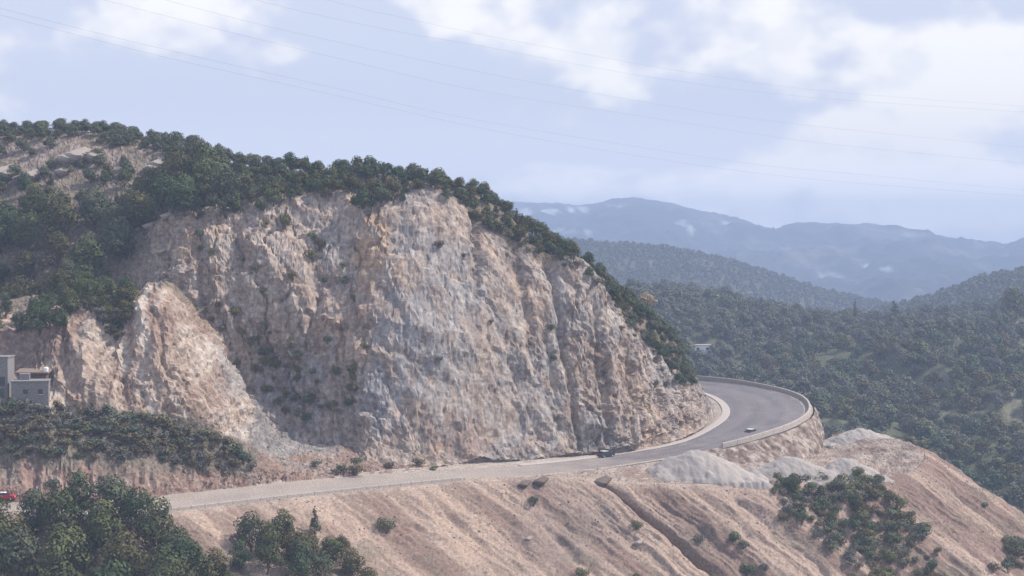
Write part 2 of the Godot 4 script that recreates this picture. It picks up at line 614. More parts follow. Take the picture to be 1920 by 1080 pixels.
func make_materials() -> void:
	var rock_tex := grain(5, 0.012, 0.46, 1.04, Color(1.0, 0.96, 0.93))
	var earth_tex := grain(15, 0.02, 0.50, 1.04, Color(1.0, 0.95, 0.9))
	var wood_tex := grain(25, 0.02, 0.45, 1.0, Color(0.9, 1.0, 0.9))
	M.rock = surface_material(rock_tex, 9.0, 0.95, 10.0)
	M.earth = surface_material(earth_tex, 7.0, 0.97, 6.0)
	M.gravel = surface_material(earth_tex, 2.2, 0.97, 4.0)
	M.gravel.albedo_color = Color(0.66, 0.635, 0.62).linear_to_srgb()
	M.wild = surface_material(wood_tex, 14.0, 1.0, 0.0)
	M.far = surface_material(wood_tex, 320.0, 1.0, 0.0)
	M.asphalt = surface_material(earth_tex, 5.0, 0.75, 1.0)
	M.leaf = surface_material(null, 1.0, 0.85)
	M.leaf.backlight_enabled = true
	M.leaf.backlight = Color(0.06, 0.08, 0.04)
	M.leaves = [M.leaf]
	for t in [Color(1.0, 0.93, 0.80), Color(0.86, 0.95, 0.86), Color(1.0, 1.0, 0.86)]:
		var lm: StandardMaterial3D = M.leaf.duplicate()
		lm.albedo_color = t
		M.leaves.append(lm)
	M.bark = plain(Color(0.10, 0.08, 0.065), 0.95)
	M.concrete = StandardMaterial3D.new()
	M.concrete.albedo_texture = earth_tex
	M.concrete.uv1_triplanar = true
	M.concrete.uv1_world_triplanar = true
	M.concrete.uv1_scale = Vector3.ONE / 3.0
	M.concrete.albedo_color = Color(0.66, 0.62, 0.60).linear_to_srgb()
	M.concrete.roughness = 0.9
	M.cement = M.concrete.duplicate()
	M.cement.albedo_color = Color(0.36, 0.36, 0.38).linear_to_srgb()
	M.stone = M.concrete.duplicate()
	M.stone.albedo_color = Color(0.52, 0.47, 0.43).linear_to_srgb()
	M.dark_stone = M.concrete.duplicate()
	M.dark_stone.albedo_color = Color(0.24, 0.19, 0.17).linear_to_srgb()
	M.dirt = M.concrete.duplicate()
	M.dirt.albedo_color = Color(0.36, 0.29, 0.26).linear_to_srgb()
	M.glass = plain(Color(0.02, 0.022, 0.026), 0.1, 0.5)
	M.tyre = plain(Color(0.02, 0.02, 0.02), 0.9)
	M.rim = plain(Color(0.4, 0.4, 0.42), 0.35)
	M.red = plain(Color(0.42, 0.03, 0.05), 0.3, 0.5)
	M.white = plain(Color(0.75, 0.75, 0.76), 0.3, 0.5)
	M.dark = plain(Color(0.035, 0.04, 0.05), 0.3, 0.5)
	M.lamp = plain(Color(0.7, 0.7, 0.68), 0.2, 0.5)
	M.tail = plain(Color(0.35, 0.02, 0.02), 0.3, 0.5)
	M.wire = plain(Color(0.10, 0.10, 0.11), 0.6)
	M.rust = plain(Color(0.22, 0.17, 0.14), 0.9)

const GREY := Color(0.485, 0.455, 0.44)
const BLUE := Color(0.435, 0.44, 0.47)
const TAN := Color(0.58, 0.475, 0.40)
const OCHRE := Color(0.66, 0.485, 0.33)
const RED := Color(0.49, 0.335, 0.265)
const PALE := Color(0.66, 0.60, 0.55)
const BROWN := Color(0.30, 0.245, 0.22)
const EARTH := Color(0.45, 0.345, 0.295)
const SOIL := Color(0.29, 0.25, 0.195)
const SCRUB := Color(0.26, 0.235, 0.19)

var hill: Sheet
var spur: Sheet
var bank: Sheet
var plateau: Sheet
var valley: Sheet
var ridge_a: Sheet
var ridge_b: Sheet
var pebble: Mesh

# height of broken rock: buttresses, dipping slabs that break off sharply, joints, crumbs
func saw(t: float) -> float:
	var f := t - floorf(t)
	return f / 0.82 if f < 0.82 else (1.0 - f) / 0.18

func crag(p: Vector3, big: float, block: float, fine: float) -> float:
	var w := Vector3(n_soft.get_noise_3dv(p * 0.07), n_soft.get_noise_3dv(p * 0.07 + Vector3(31, 7, 5)), n_soft.get_noise_3dv(p * 0.07 + Vector3(3, 70, 15)))
	var q := Vector3(p.x + 0.35 * p.y, p.y * 0.42, p.z) + w * 3.5
	var h := big * n_ridge.get_noise_3dv(q * 0.026) * 0.9
	var m1 := smooth(-0.30, 0.35, w.x + w.y)
	var m2 := smooth(-0.30, 0.35, w.z - w.y)
	var t1 := (p.x * 0.80 + p.y * 0.46 + p.z * 0.38) / 4.3 + w.x * 2.2
	var t2 := (-p.x * 0.42 + p.y * 0.78 + p.z * 0.3) / 5.2 + w.y * 2.0
	var t3 := (p.x * 0.9 + p.y * 0.2 - p.z * 0.4) / 1.7 + w.z * 3.0
	h += block * (0.85 * saw(t1) * m1 + 0.65 * saw(t2) * m2 + 0.20 * saw(t3) * (1.0 - 0.5 * m1))
	h += block * (0.55 * n_cell.get_noise_3dv(q * 0.13 + Vector3(3, 9, 1)) + 0.28 * n_cell.get_noise_3dv(q * 0.30))
	h -= block * 0.8 * (1.0 - smooth(0.0, 0.07, n_edge.get_noise_3dv(q * 0.12) + 1.0))
	h += fine * (0.35 * n_ridge.get_noise_3dv(q * 0.30) + n_fine.get_noise_3dv(p * 0.75))
	return h

func setting() -> void:
	# --- the ground far below, reaching past the mountains
	var g := PlaneMesh.new()
	g.size = Vector2(24000, 8200)
	var go := put(g, null, "ground")
	var gm := StandardMaterial3D.new()
	gm.albedo_color = Color(0.20, 0.19, 0.13).linear_to_srgb()
	gm.roughness = 1.0
	go.material_override = gm
	go.position = Vector3(0, -160, -3000)
	tag(go, "", "", "", "structure")

	# --- the hill with its cut face. Rows: foot, base, lower face, upper face, rim, slope, crest, then the back
	var R := [
		[[-260,800,430],[-255,700,436],[-250,620,440],[-245,540,446],[-240,450,456],[-235,350,475],[-230,255,505]],
		[[-60,800,428],[-55,700,434],[-50,620,438],[-45,540,444],[-40,450,455],[-40,350,475],[-35,250,505]],
		[[110,800,424],[110,700,430],[110,620,434],[110,540,441],[110,450,452],[110,350,473],[110,248,503]],
		[[240,820,420],[240,720,426],[240,630,430],[245,540,438],[250,450,450],[255,360,470],[260,262,500]],
		[[350,840,416],[350,740,424],[345,650,428],[340,540,432],[335,415,444],[350,350,470],[365,288,492]],
		[[450,850,410],[450,790,422],[450,680,430],[445,550,432],[440,405,444.5],[455,355,466],[470,312,482]],
		[[540,865,406],[545,815,421],[550,700,430],[555,560,432.5],[560,385,446.5],[575,345,465],[590,320,477]],
		[[630,880,404],[640,830,418],[640,720,425],[640,570,432],[640,378,447.5],[650,350,462],[660,330,473]],
		[[690,888,402],[690,835,411],[690,720,420],[690,560,430],[695,390,446],[705,358,456],[715,335,470]],
		[[790,882,406],[785,860,412],[780,740,419],[780,560,429],[785,362,446],[790,354,453],[795,344,468]],
		[[880,878,413],[875,868,417],[870,750,424],[868,580,433],[865,395,450],[868,372,457],[870,355,470]],
		[[975,872,421],[970,864,424],[965,760,430],[958,620,438],[945,465,451],[940,425,458],[930,382,470]],
		[[1060,864,429],[1055,856,431],[1050,770,435],[1040,650,441],[1020,490,452],[1010,468,459],[985,435,470]],
		[[1120,857,434],[1115,850,436],[1112,780,438],[1105,670,443],[1085,503,455],[1072,493,462],[1050,476,473]],
		[[1180,848,440],[1175,838,441],[1170,780,443],[1160,700,447],[1140,565,458],[1130,548,466],[1115,520,477]],
		[[1250,830,450],[1235,815,451],[1228,780,452],[1215,730,455],[1195,632,463],[1190,612,470],[1178,568,484]],
		[[1300,812,459],[1285,795,460],[1275,770,461],[1260,732,464],[1240,682,470],[1235,662,477],[1225,608,492]],
		[[1330,790,470],[1318,782,471],[1310,765,472],[1300,738,474],[1280,702,479],[1272,682,486],[1262,642,500]],
		[[1340,762,489],[1322,750,489],[1312,735,489],[1302,718,491],[1290,700,495],[1280,682,501],[1270,655,510]],
		[[1300,742,517],[1290,730,515],[1285,718,513],[1280,706,513],[1275,696,515],[1268,685,518],[1258,670,525]],
		[[1240,742,545],[1235,730,543],[1230,718,541],[1225,708,541],[1220,700,543],[1215,690,546],[1205,680,550]],
	]
	for r in R:
		var c: Array = r[6]
		r.append([c[0] - 18, c[1] + 45, c[2] + 50])
		r.append([c[0] - 60, c[1] + 190, c[2] + 150])
	hill = sheet(R, 0.55, 0.60, {6: 0.3, 7: 0.08})
	var clefts := [[12.42, 0.10, 1.6, 0.9, 3.9, 0.10], [13.30, 0.13, 1.9, 1.2, 3.5, 0.03], [10.25, 0.10, 2.2, 3.2, 4.3, -0.1], [11.45, 0.12, 1.6, 2.4, 4.1, 0.12], [4.45, 0.10, 1.6, 2.6, 4.0, 0.05], [5.0, 0.10, 1.2, 2.2, 3.8, -0.05], [14.3, 0.12, 1.3, 0.8, 3.4, 0.0], [6.5, 0.2, 1.6, 2.2, 3.6, 0.1], [11.9, 0.10, 1.1, 1.6, 3.2, 0.1], [15.2, 0.12, 1.0, 1.2, 3.6, 0.0]]
	displace(hill, func(p: Vector3, u: float, v: float) -> float:
		var rock := smooth(0.0, 0.8, v) * (1.0 - smooth(3.9, 4.4, v)) * smooth(2.2, 4.0, u)
		var end := 1.0 - smooth(17.0, 18.5, u)
		var h := n_soft.get_noise_3dv(p * 0.05) * 1.2 * (1.0 - smooth(6.0, 6.5, v))
		if rock > 0.01:
			var calm := 1.0 - 0.6 * smooth(8.0, 9.0, u) * (1.0 - smooth(12.0, 13.0, u))
			h += crag(p, 3.4, 1.0 * calm, 0.20 * calm) * rock * end
			for cf in clefts:
				var e: float = (u + 0.12 * n_soft.get_noise_3dv(p * 0.15) - cf[0] + (v - cf[3]) * cf[5]) / cf[1]
				if absf(e) < 2.5: h -= cf[2] * exp(-e * e) * smooth(cf[3] - 0.2, cf[3] + 0.3, v) * (1.0 - smooth(cf[4] - 0.3, cf[4] + 0.3, v))
		else: h += n_fine.get_noise_3dv(p * 0.35) * 0.5
		return h)
	var on_cliff := [
		patch(700, 470, 438, 42, 90, OCHRE), patch(600, 640, 436, 90, 90, TAN, 0.8), patch(760, 640, 425, 60, 150, BLUE, 0.9), patch(720, 740, 418, 55, 70, BLUE),
		patch(800, 500, 432, 70, 110, BLUE, 0.8), patch(860, 810, 416, 70, 48, RED, 0.85), patch(680, 600, 428, 35, 90, RED, 0.55), patch(350, 440, 450, 60, 50, RED, 0.8),
		patch(770, 510, 430, 50, 40, OCHRE, 0.5), patch(940, 560, 440, 50, 80, TAN, 0.6), patch(380, 480, 445, 70, 80, Color(0.60, 0.45, 0.34), 0.7), patch(620, 640, 430, 70, 80, Color(0.62, 0.47, 0.36), 0.75), patch(850, 600, 430, 90, 200, Color(0.47, 0.46, 0.465), 0.75), patch(1170, 700, 450, 90, 70, Color(0.58, 0.44, 0.35), 0.7), patch(1080, 560, 450, 40, 60, Color(0.60, 0.50, 0.43), 0.6), patch(980, 720, 430, 110, 110, GREY, 0.8), patch(1070, 650, 441, 18, 130, BROWN, 0.8),
		patch(1125, 680, 443, 26, 80, BROWN, 0.8), patch(1120, 820, 437, 45, 40, Color(0.33, 0.33, 0.33), 0.7), patch(1150, 575, 458, 50, 40, PALE), patch(1230, 690, 464, 40, 70, PALE, 0.8),  # the two pale patches paint sunlight onto the ridge edge
		patch(1200, 740, 452, 50, 60, TAN), patch(1240, 808, 452, 95, 38, Color(0.68, 0.56, 0.47), 0.9), patch(1290, 750, 466, 36, 60, Color(0.66, 0.54, 0.45), 0.8), patch(890, 430, 447, 18, 60, BROWN, 0.7), patch(830, 400, 447, 60, 45, TAN, 0.7), patch(430, 480, 447, 60, 60, Color(0.60, 0.54, 0.50), 0.7),  # dirt mound and nose patches have sunlight painted into their tan
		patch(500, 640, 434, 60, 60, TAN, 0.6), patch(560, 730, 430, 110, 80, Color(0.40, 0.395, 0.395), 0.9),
		patch(600, 480, 446, 50, 70, Color(0.38, 0.36, 0.36), 0.6), patch(970, 500, 449, 26, 60, BROWN, 0.6)]
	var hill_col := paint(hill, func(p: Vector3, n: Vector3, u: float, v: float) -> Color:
		var a := n_col.get_noise_3dv(p * Vector3(0.05, 0.025, 0.05))
		var b := n_col.get_noise_3dv(p * Vector3(0.22, 0.09, 0.22) + Vector3(40, 0, 0))
		var c := GREY.lerp(TAN, smooth(-0.15, 0.35, a)).lerp(BLUE, smooth(0.05, 0.45, -a) * 0.7)
		c = c.lerp(Color(0.64, 0.54, 0.475), 0.8 * (1.0 - smooth(7.4, 8.4, u + a)))  # left face tan, lightened in colour to make up for missing sunlight
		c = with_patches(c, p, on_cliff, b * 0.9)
		var d := n_col.get_noise_3dv(p * Vector3(0.14, 0.10, 0.14) + Vector3(0, 30, 0))
		var run := n_col.get_noise_3dv(p * Vector3(0.33, 0.028, 0.33) + Vector3(0, 0, 60))
		var speck := n_fine.get_noise_3dv(p * 0.9)
		c = c.lerp(Color(0.62, 0.48, 0.37), smooth(0.12, 0.18, d) * 0.45).lerp(Color(0.50, 0.49, 0.49), smooth(0.12, 0.18, -d) * 0.35)
		c = c.lerp(Color(0.35, 0.275, 0.235), smooth(0.14, 0.34, run) * 0.60).lerp(PALE, smooth(0.18, 0.36, -run) * 0.55)
		c = c.lerp(BROWN, smooth(0.22, 0.45, b) * 0.5).lerp(PALE, smooth(0.22, 0.45, -b) * 0.5)
		c = c.lerp(Color(0.26, 0.225, 0.205), smooth(0.22, 0.40, speck) * 0.45)
		var lip := 3.95 + 0.25 * n_col.get_noise_3dv(p * 0.15)
		var green := smooth(lip, lip + 0.25, v)
		green = maxf(green, 1.0 - smooth(3.0, 4.0, u + n_col.get_noise_3dv(p * 0.1) * 0.8))
		var soil := SOIL.lerp(Color(0.34, 0.285, 0.24), smooth(-0.1, 0.3, b))
		var s := clampf((4.0 - u) * 0.5, 0.0, 1.0) * smooth(4.9, 5.4, v)
		soil = soil.lerp(Color(0.42, 0.355, 0.33), s * smooth(-0.25, 0.2, a + b * 0.6))
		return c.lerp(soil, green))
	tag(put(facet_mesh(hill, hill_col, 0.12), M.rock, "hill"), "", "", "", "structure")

	# --- the pale spur with the scrubby bench in front of it. Rows: road edge, bank top, bench, rock foot, low, high, top, behind
	spur = sheet([
		[[-200,936,352],[-200,880,358],[-200,820,361],[-200,766,366],[-200,720,376],[-200,660,381],[-200,600,388],[-200,560,425]],
		[[-40,940,351],[-40,880,357],[-40,820,361],[-40,765,366],[-40,715,377],[-40,655,382],[-40,600,390],[-40,560,425]],
		[[60,942,351],[60,880,357],[60,820,361],[60,765,366],[60,735,379],[60,670,384],[60,602,391],[60,560,425]],
		[[120,944,352],[120,880,358],[120,820,364],[120,764,374],[122,710,379],[128,650,385],[135,592,393],[150,566,425]],
		[[165,945,353],[165,880,359],[165,825,365],[170,766,374],[168,710,379],[160,650,385],[150,586,393],[165,566,425]],
		[[220,938,358.5],[220,878,363],[222,825,367],[228,768,376],[225,720,382],[218,670,388],[210,615,396],[215,560,425]],
		[[270,935,361],[270,880,366],[272,830,369],[278,772,377],[272,710,382],[262,645,388],[255,585,396],[260,560,425]],
		[[320,929,366.5],[320,880,371],[322,838,374],[326,785,379],[322,710,384],[318,640,390],[310,556,399],[312,548,425]],
		[[370,924,370.5],[370,886,374],[372,848,375],[376,800,381],[374,730,387],[358,665,393],[342,590,402],[335,582,428]],
		[[415,919.5,374.5],[415,890,378],[418,860,379],[424,815,385],[412,765,391],[400,705,397],[382,632,406],[365,620,430]],
		[[455,915,378],[455,893,381],[458,870,382],[454,818,389],[446,782,396],[442,738,402],[420,680,411],[398,665,430]],
		[[495,911,381.5],[495,895,385],[500,878,387],[505,838,395],[484,820,402],[470,796,409],[452,762,418],[428,740,432]],
		[[540,906.5,385.5],[540,891,390],[545,875,394],[552,850,402],[555,840,408],[550,830,414],[535,815,421],[500,800,435]],
		[[620,899.5,391.5],[620,884,396],[625,870,400],[632,850,407],[635,843,411],[632,838,415],[628,835,419],[620,835,428]],
		[[720,891,399],[720,882,402],[722,876,404],[725,868,408],[725,864,410],[724,862,412],[722,860,414],[720,860,420]],
		[[860,884,407],[860,882,408],[862,880,410],[862,879,411],[862,878,412],[862,877,413],[862,876,414],[862,876,420]],
	], 0.50, 0.50, {6: 0.4})
	displace(spur, func(p: Vector3, u: float, v: float) -> float:
		var rock := smooth(2.7, 3.3, v) * smooth(1.6, 2.4, u) * (1.0 - smooth(11.0, 12.5, u))
		var low := smooth(0.0, 0.25, v) * (1.0 - smooth(13.5, 15.0, u))
		var h := (n_soft.get_noise_3dv(p * 0.11) * 1.0 + n_fine.get_noise_3dv(p * 0.5) * 0.45) * low
		var runs := n_ridge.get_noise_3d(u * 2.3, v * 0.35, 7.0)
		h += runs * 1.1 * low * (1.0 - smooth(1.0, 1.5, v))
		if rock > 0.01:
			var a := p.x + 0.52 * p.y + 0.25 * p.z + 2.2 * n_soft.get_noise_3dv(p * 0.07)
			var l := p.y * 0.9 - p.x * 0.4
			h += (2.3 * n_ridge.get_noise_3d(a * 0.10, l * 0.03, 3.0) + 1.3 * n_ridge.get_noise_3d(a * 0.25, l * 0.06, 9.0) + 0.55 * n_ridge.get_noise_3d(a * 0.6, l * 0.16, 5.0)) * rock
			h += (0.5 * saw(l / 4.1 + n_soft.get_noise_3dv(p * 0.12) * 2.0) * smooth(-0.1, 0.3, n_soft.get_noise_3dv(p * 0.08 + Vector3(8, 1, 2))) + 0.30 * n_fine.get_noise_3dv(p * 0.6) * 0.6) * rock
		return h)
	var on_spur := [patch(40, 650, 384, 100, 60, Color(0.43, 0.325, 0.275), 0.95), patch(440, 690, 405, 40, 70, Color(0.44, 0.43, 0.42), 0.8), patch(330, 700, 386, 60, 60, TAN, 0.6), patch(160, 700, 380, 50, 60, TAN, 0.7)]
	var spur_col := paint(spur, func(p: Vector3, n: Vector3, u: float, v: float) -> Color:
		var a := n_col.get_noise_3dv(p * Vector3(0.09, 0.06, 0.09))
		var b := n_col.get_noise_3dv(Vector3(p.x + 0.5 * p.y, p.y * 0.3, p.z) * 0.35 + Vector3(9, 2, 4))
		var st := n_col.get_noise_3d((p.x + 0.52 * p.y + 0.25 * p.z) * 0.30, (p.y * 0.9 - p.x * 0.4) * 0.05, 1.0)
		var rock := Color(0.60, 0.495, 0.42).lerp(Color(0.74, 0.67, 0.60), smooth(0.0, 0.35, -st - b * 0.3)).lerp(Color(0.42, 0.31, 0.255), smooth(0.0, 0.3, st + b * 0.4) * 0.9)
		rock = with_patches(rock, p, on_spur, a * 0.8)
		var bench := SCRUB.lerp(Color(0.33, 0.28, 0.25), smooth(-0.05, 0.35, a + b * 0.5))
		var bankc := EARTH.lerp(Color(0.40, 0.275, 0.23), smooth(-0.1, 0.3, b)).lerp(PALE, smooth(0.25, 0.5, -b) * 0.7)
		bankc = bankc.lerp(SCRUB, smooth(0.45, 1.0, v + a) * 0.5)
		var talus := Color(0.42, 0.30, 0.245).lerp(Color(0.44, 0.36, 0.315), smooth(-0.1, 0.3, a)).lerp(PALE, smooth(0.3, 0.5, -b) * 0.6)
		var c := bankc.lerp(bench, smooth(0.85, 1.15, v + a * 0.5))
		c = c.lerp(rock, smooth(2.75, 3.1, v + a * 0.5))
		c = c.lerp(talus, smooth(10.2, 10.9, u + a * 0.8))
		c = c.lerp(Color(0.38, 0.37, 0.365).lerp(Color(0.46, 0.43, 0.41), smooth(-0.1, 0.3, b)), smooth(10.2, 10.6, u + a * 0.6) * smooth(2.3, 3.0, v + a) * (1.0 - smooth(12.5, 13.5, u)))
		c = c.lerp(SOIL, smooth(6.1, 6.5, v) * (1.0 - smooth(9.0, 10.0, u)))
		return c)
	tag(put(facet_mesh(spur, spur_col, 0.10), M.rock, "rock_spur"), "", "", "", "structure")

	# --- the tipped embankment below the road; ribs run down the fall line
	var crest := [[-160,967,341],[0,968.5,341],[150,970,342.5],[300,965.4,349],[500,942.3,366],[700,920.7,383.5],[860,905.2,397.5],[1000,898,406],[1090,900,409],[1160,906,412],[1300,912,415],[1430,909,421],[1560,906,429],[1650,904,435]]
	var E := []
	for c in crest:
		var k := 1.22
		E.append([[c[0] - 6, c[1] + (2.0 if c[0] > 950 else -2.4), c[2] + 3], [c[0], c[1], c[2]], [c[0] + 70 * k, c[1] + 70, c[2] - 5], [c[0] + 150 * k, c[1] + 150, c[2] - 11], [c[0] + 330 * k, c[1] + 330, c[2] - 26]])
	E.append([[1700,890,446],[1720,889,443],[1815,962,441],[1960,1070,440],[2160,1230,438]])
	E.append([[1725,863,457],[1745,862,455],[1808,910,456],[1875,958,457],[2000,1050,458]])
	E.append([[1705,841,471],[1725,839,470],[1790,881,472],[1850,924,474],[1950,990,476]])
	E.append([[1650,826,486],[1670,823,485],[1720,862,500],[1760,904,515],[1800,960,530]])
	bank = sheet(E, 0.36, 0.40, {3: 0.5}, true)
	var gullies := [[8.62, 0.14, 2.7, 0.0], [9.35, 0.10, 0.9, 0.3], [6.35, 0.09, 1.3, 1.4], [10.35, 0.12, 0.8, 0.2], [5.4, 0.10, 0.6, 0.6], [11.3, 0.10, 0.7, 0.2], [12.5, 0.12, 0.6, 0.4], [14.3, 0.10, 1.2, 0.5], [14.65, 0.08, 0.9, 0.2], [7.3, 0.12, 0.6, 1.0]]
	displace(bank, func(p: Vector3, u: float, v: float) -> float:
		var k := smooth(0.9, 1.6, v)
		var uu := u + 0.12 * n_soft.get_noise_3dv(p * 0.08)
		var h := (n_ridge.get_noise_2d(uu * 1.7, v * 0.25) * 0.5 + n_ridge.get_noise_2d(uu * 5.1, v * 0.5) * 0.26) * k
		h += (n_fine.get_noise_3dv(p * 0.45) * 0.20 + n_ridge.get_noise_3dv(p * 0.22) * 0.22 + n_soft.get_noise_3dv(p * 0.10) * 0.9) * k
		for gl in gullies:
			var e: float = (uu - gl[0]) / gl[1]
			if absf(e) < 2.5: h -= gl[2] * exp(-e * e) * smooth(gl[3] + 0.8, gl[3] + 1.5, v)
		return h)
	var on_bank_ := [patch(1060, 990, 402, 120, 70, Color(0.39, 0.32, 0.29), 0.7), patch(1000, 905, 406, 50, 12, Color(0.28, 0.23, 0.21), 0.7), patch(1400, 960, 414, 60, 50, Color(0.54, 0.43, 0.375), 0.7), patch(560, 960, 366, 90, 25, Color(0.58, 0.47, 0.40), 0.7)]
	var bank_col := paint(bank, func(p: Vector3, n: Vector3, u: float, v: float) -> Color:
		var a := n_col.get_noise_2d(u * 1.1 + 0.1 * n_soft.get_noise_3dv(p * 0.1), v * 0.14)
		var b := n_col.get_noise_2d(u * 4.3, v * 0.22)
		a += 0.6 * n_col.get_noise_2d(u * 2.7 + 30.0, v * 0.09)
		var s := n_col.get_noise_3dv(p * 0.4)
		var c := EARTH.lerp(Color(0.34, 0.25, 0.215), smooth(0.02, 0.18, a)).lerp(Color(0.59, 0.47, 0.395), smooth(0.02, 0.18, -a) * 0.95)
		c = with_patches(c, p, on_bank_, b * 0.8)
		c = c.lerp(Color(0.32, 0.25, 0.215), smooth(0.10, 0.3, b) * 0.65).lerp(Color(0.56, 0.50, 0.46), smooth(0.3, 0.55, s) * 0.5)
		c = c.lerp(Color(0.25, 0.235, 0.19), smooth(0.1, 0.35, n_col.get_noise_3dv(p * 0.07 + Vector3(3, 3, 3))) * smooth(1.6, 2.6, v) * 0.45)
		return c.lerp(Color(0.60, 0.53, 0.47), (1.0 - smooth(0.8, 1.25, v + s * 0.5)) * 0.7 * (1.0 - smooth(12.0, 13.0, u))))
	tag(put(sheet_mesh(bank, bank_col), M.earth, "embankment"), "", "", "", "structure")

	# --- the tip: level ground between the road and the embankment's edge
	plateau = sheet([
		[[985,893,409.5],[990,896,408],[995,899.5,406]],
		[[1080,885,417],[1085,893,413],[1090,901,409]],
		[[1150,876.5,424],[1155,891,418],[1160,907,412]],
		[[1300,857,438],[1300,885,426],[1300,913,415]],
		[[1400,852,452],[1420,886,431],[1430,910,421]],
		[[1515,846,470],[1545,882,441],[1560,907,429]],
		[[1535,838,480],[1610,876,449],[1650,905,435]],
		[[1560,840,476],[1640,857,463],[1720,890,443]],
		[[1560,826,486],[1650,838,473],[1745,863,455]],
		[[1560,820,496],[1640,829,483],[1725,840,470]],
		[[1560,814,506],[1610,818,496],[1670,824,485]],
	], 0.45, 0.45, {}, true)
	displace(plateau, func(p: Vector3, u: float, v: float) -> float:
		return ((n_soft.get_noise_3dv(p * 0.12) * 0.6 + n_fine.get_noise_3dv(p * 0.5) * 0.35) * smooth(0.0, 0.2, v) * smooth(1.5, 3.0, u) + (n_soft.get_noise_3dv(p * 0.07) * 0.9 + n_fine.get_noise_3dv(p * 0.2) * 0.6 + 0.5) * smooth(5.0, 6.5, u) * smooth(0.0, 0.6, v)) * (1.0 - smooth(1.75, 2.0, v)))
	var plat_col := paint(plateau, func(p: Vector3, n: Vector3, u: float, v: float) -> Color:
		var a := n_col.get_noise_3dv(p * 0.09)
		var b := n_col.get_noise_3dv(p * 0.4)
		var c := Color(0.52, 0.45, 0.40).lerp(Color(0.40, 0.31, 0.27), smooth(-0.1, 0.3, a)).lerp(PALE, smooth(0.1, 0.4, -b) * 0.8)
		return c.lerp(Color(0.36, 0.285, 0.25), smooth(5.6, 6.6, u) * 0.8 * smooth(-0.3, 0.2, b + a)))
	tag(put(sheet_mesh(plateau, plat_col), M.earth, "terrace"), "", "", "", "structure")

	# --- the wooded valley side beyond the road
	var V := []
	for c in [[1120,552,1100],[1240,556,1120],[1320,562,1120],[1400,578,1100],[1500,600,1080],[1600,606,1100],[1700,604,1150],[1800,592,1180],[1920,582,1200],[2060,575,1200]]:
		var x: float = c[0]
		V.append([[x,1180,560],[x,1040,610],[x,940,665],[x,850,725],[x,770,795],[x,700,870],[x,650,950],[x,c[1] + 20,c[2] - 60],[x,c[1],c[2]],[x,c[1] + 8,c[2] + 120],[x,c[1] + 60,c[2] + 320]])
	valley = sheet(V, 3.5, 3.5)
	displace(valley, func(p: Vector3, u: float, v: float) -> float:
		return (n_ridge.get_noise_3dv(p * Vector3(0.009, 0.004, 0.004)) * 14.0 + n_soft.get_noise_3dv(p * 0.02) * 4.0) * smooth(0.5, 1.5, v) * (1.0 - smooth(6.0, 7.5, v)) + n_soft.get_noise_3dv(p * 0.03) * 1.5)
	var valley_col := paint(valley, func(p: Vector3, n: Vector3, u: float, v: float) -> Color:
		var a := n_col.get_noise_3dv(p * 0.012)
		var b := n_col.get_noise_3dv(p * 0.06)
		return Color(0.20, 0.19, 0.125).lerp(Color(0.34, 0.29, 0.22), smooth(0.0, 0.35, a + b * 0.5)))
	tag(put(sheet_mesh(valley, valley_col), M.wild, "valley_side"), "", "", "", "structure")

	# --- two middle ridges
	var A := []
	for c in [[820,448],[1000,456],[1100,463],[1200,469],[1290,481],[1400,507],[1500,541],[1600,566],[1700,586],[1800,600],[1950,610]]:
		A.append([[c[0],720,1500],[c[0],650,1720],[c[0],c[1] + 45 + (640 - c[1]) * 0.25,2000],[c[0],c[1] + 14,2250],[c[0],c[1],2330],[c[0],c[1] + 12,2600]])
	ridge_a = sheet(A, 14.0, 14.0)
	var B := []
	for c in [[1560,610],[1650,592],[1720,577],[1780,556],[1850,531],[1920,519],[2000,511],[2150,500]]:
		B.append([[c[0],700,1350],[c[0],660,1450],[c[0],c[1] + 30 + (640 - c[1]) * 0.25,1600],[c[0],c[1] + 10,1760],[c[0],c[1],1830],[c[0],c[1] + 14,2000]])
	ridge_b = sheet(B, 12.0, 12.0)
	for S in [ridge_a, ridge_b]:
		displace(S, func(p: Vector3, u: float, v: float) -> float:
			return n_soft.get_noise_3dv(p * 0.006) * 9.0 * (1.0 - smooth(3.0, 4.0, v)) + n_soft.get_noise_3dv(p * 0.03) * 2.0)
		var col := paint(S, func(p: Vector3, n: Vector3, u: float, v: float) -> Color:
			var a := n_col.get_noise_3dv(p * 0.006)
			var b := n_col.get_noise_3dv(p * 0.03)
			return Color(0.17, 0.16, 0.115).lerp(Color(0.29, 0.245, 0.19), smooth(0.2, 0.5, a + b * 0.6)))
		tag(put(sheet_mesh(S, col), M.wild, "ridge"), "", "", "", "structure")

	# --- the far range with its last snow
	var sky_line := [[640,400],[860,388],[970,381],[1035,384],[1090,387],[1140,378],[1180,373],[1230,378],[1290,391],[1380,411],[1450,431],[1500,419],[1580,422],[1680,426],[1760,443],[1850,456],[1890,459],[1925,450],[2000,445],[2200,450],[2500,455]]
	var D := []
	for c in sky_line:
		D.append([[c[0],640,3200],[c[0],590,3900],[c[0],c[1] + (590 - c[1]) * 0.62,4700],[c[0],c[1] + (590 - c[1]) * 0.30,5600],[c[0],c[1],6600],[c[0],c[1] + 20,7300]])
	var far := sheet(D, 13.0, 16.0)
	displace(far, func(p: Vector3, u: float, v: float) -> float:
		var k := smooth(0.3, 1.0, v) * (1.0 - smooth(3.3, 3.9, v))
		return n_ridge.get_noise_3dv(p * Vector3(0.0016, 0.0010, 0.0010)) * 70.0 * k + n_soft.get_noise_3dv(p * 0.006) * 16.0 * (0.35 + k) + n_fine.get_noise_3dv(p * 0.02) * 11.0)
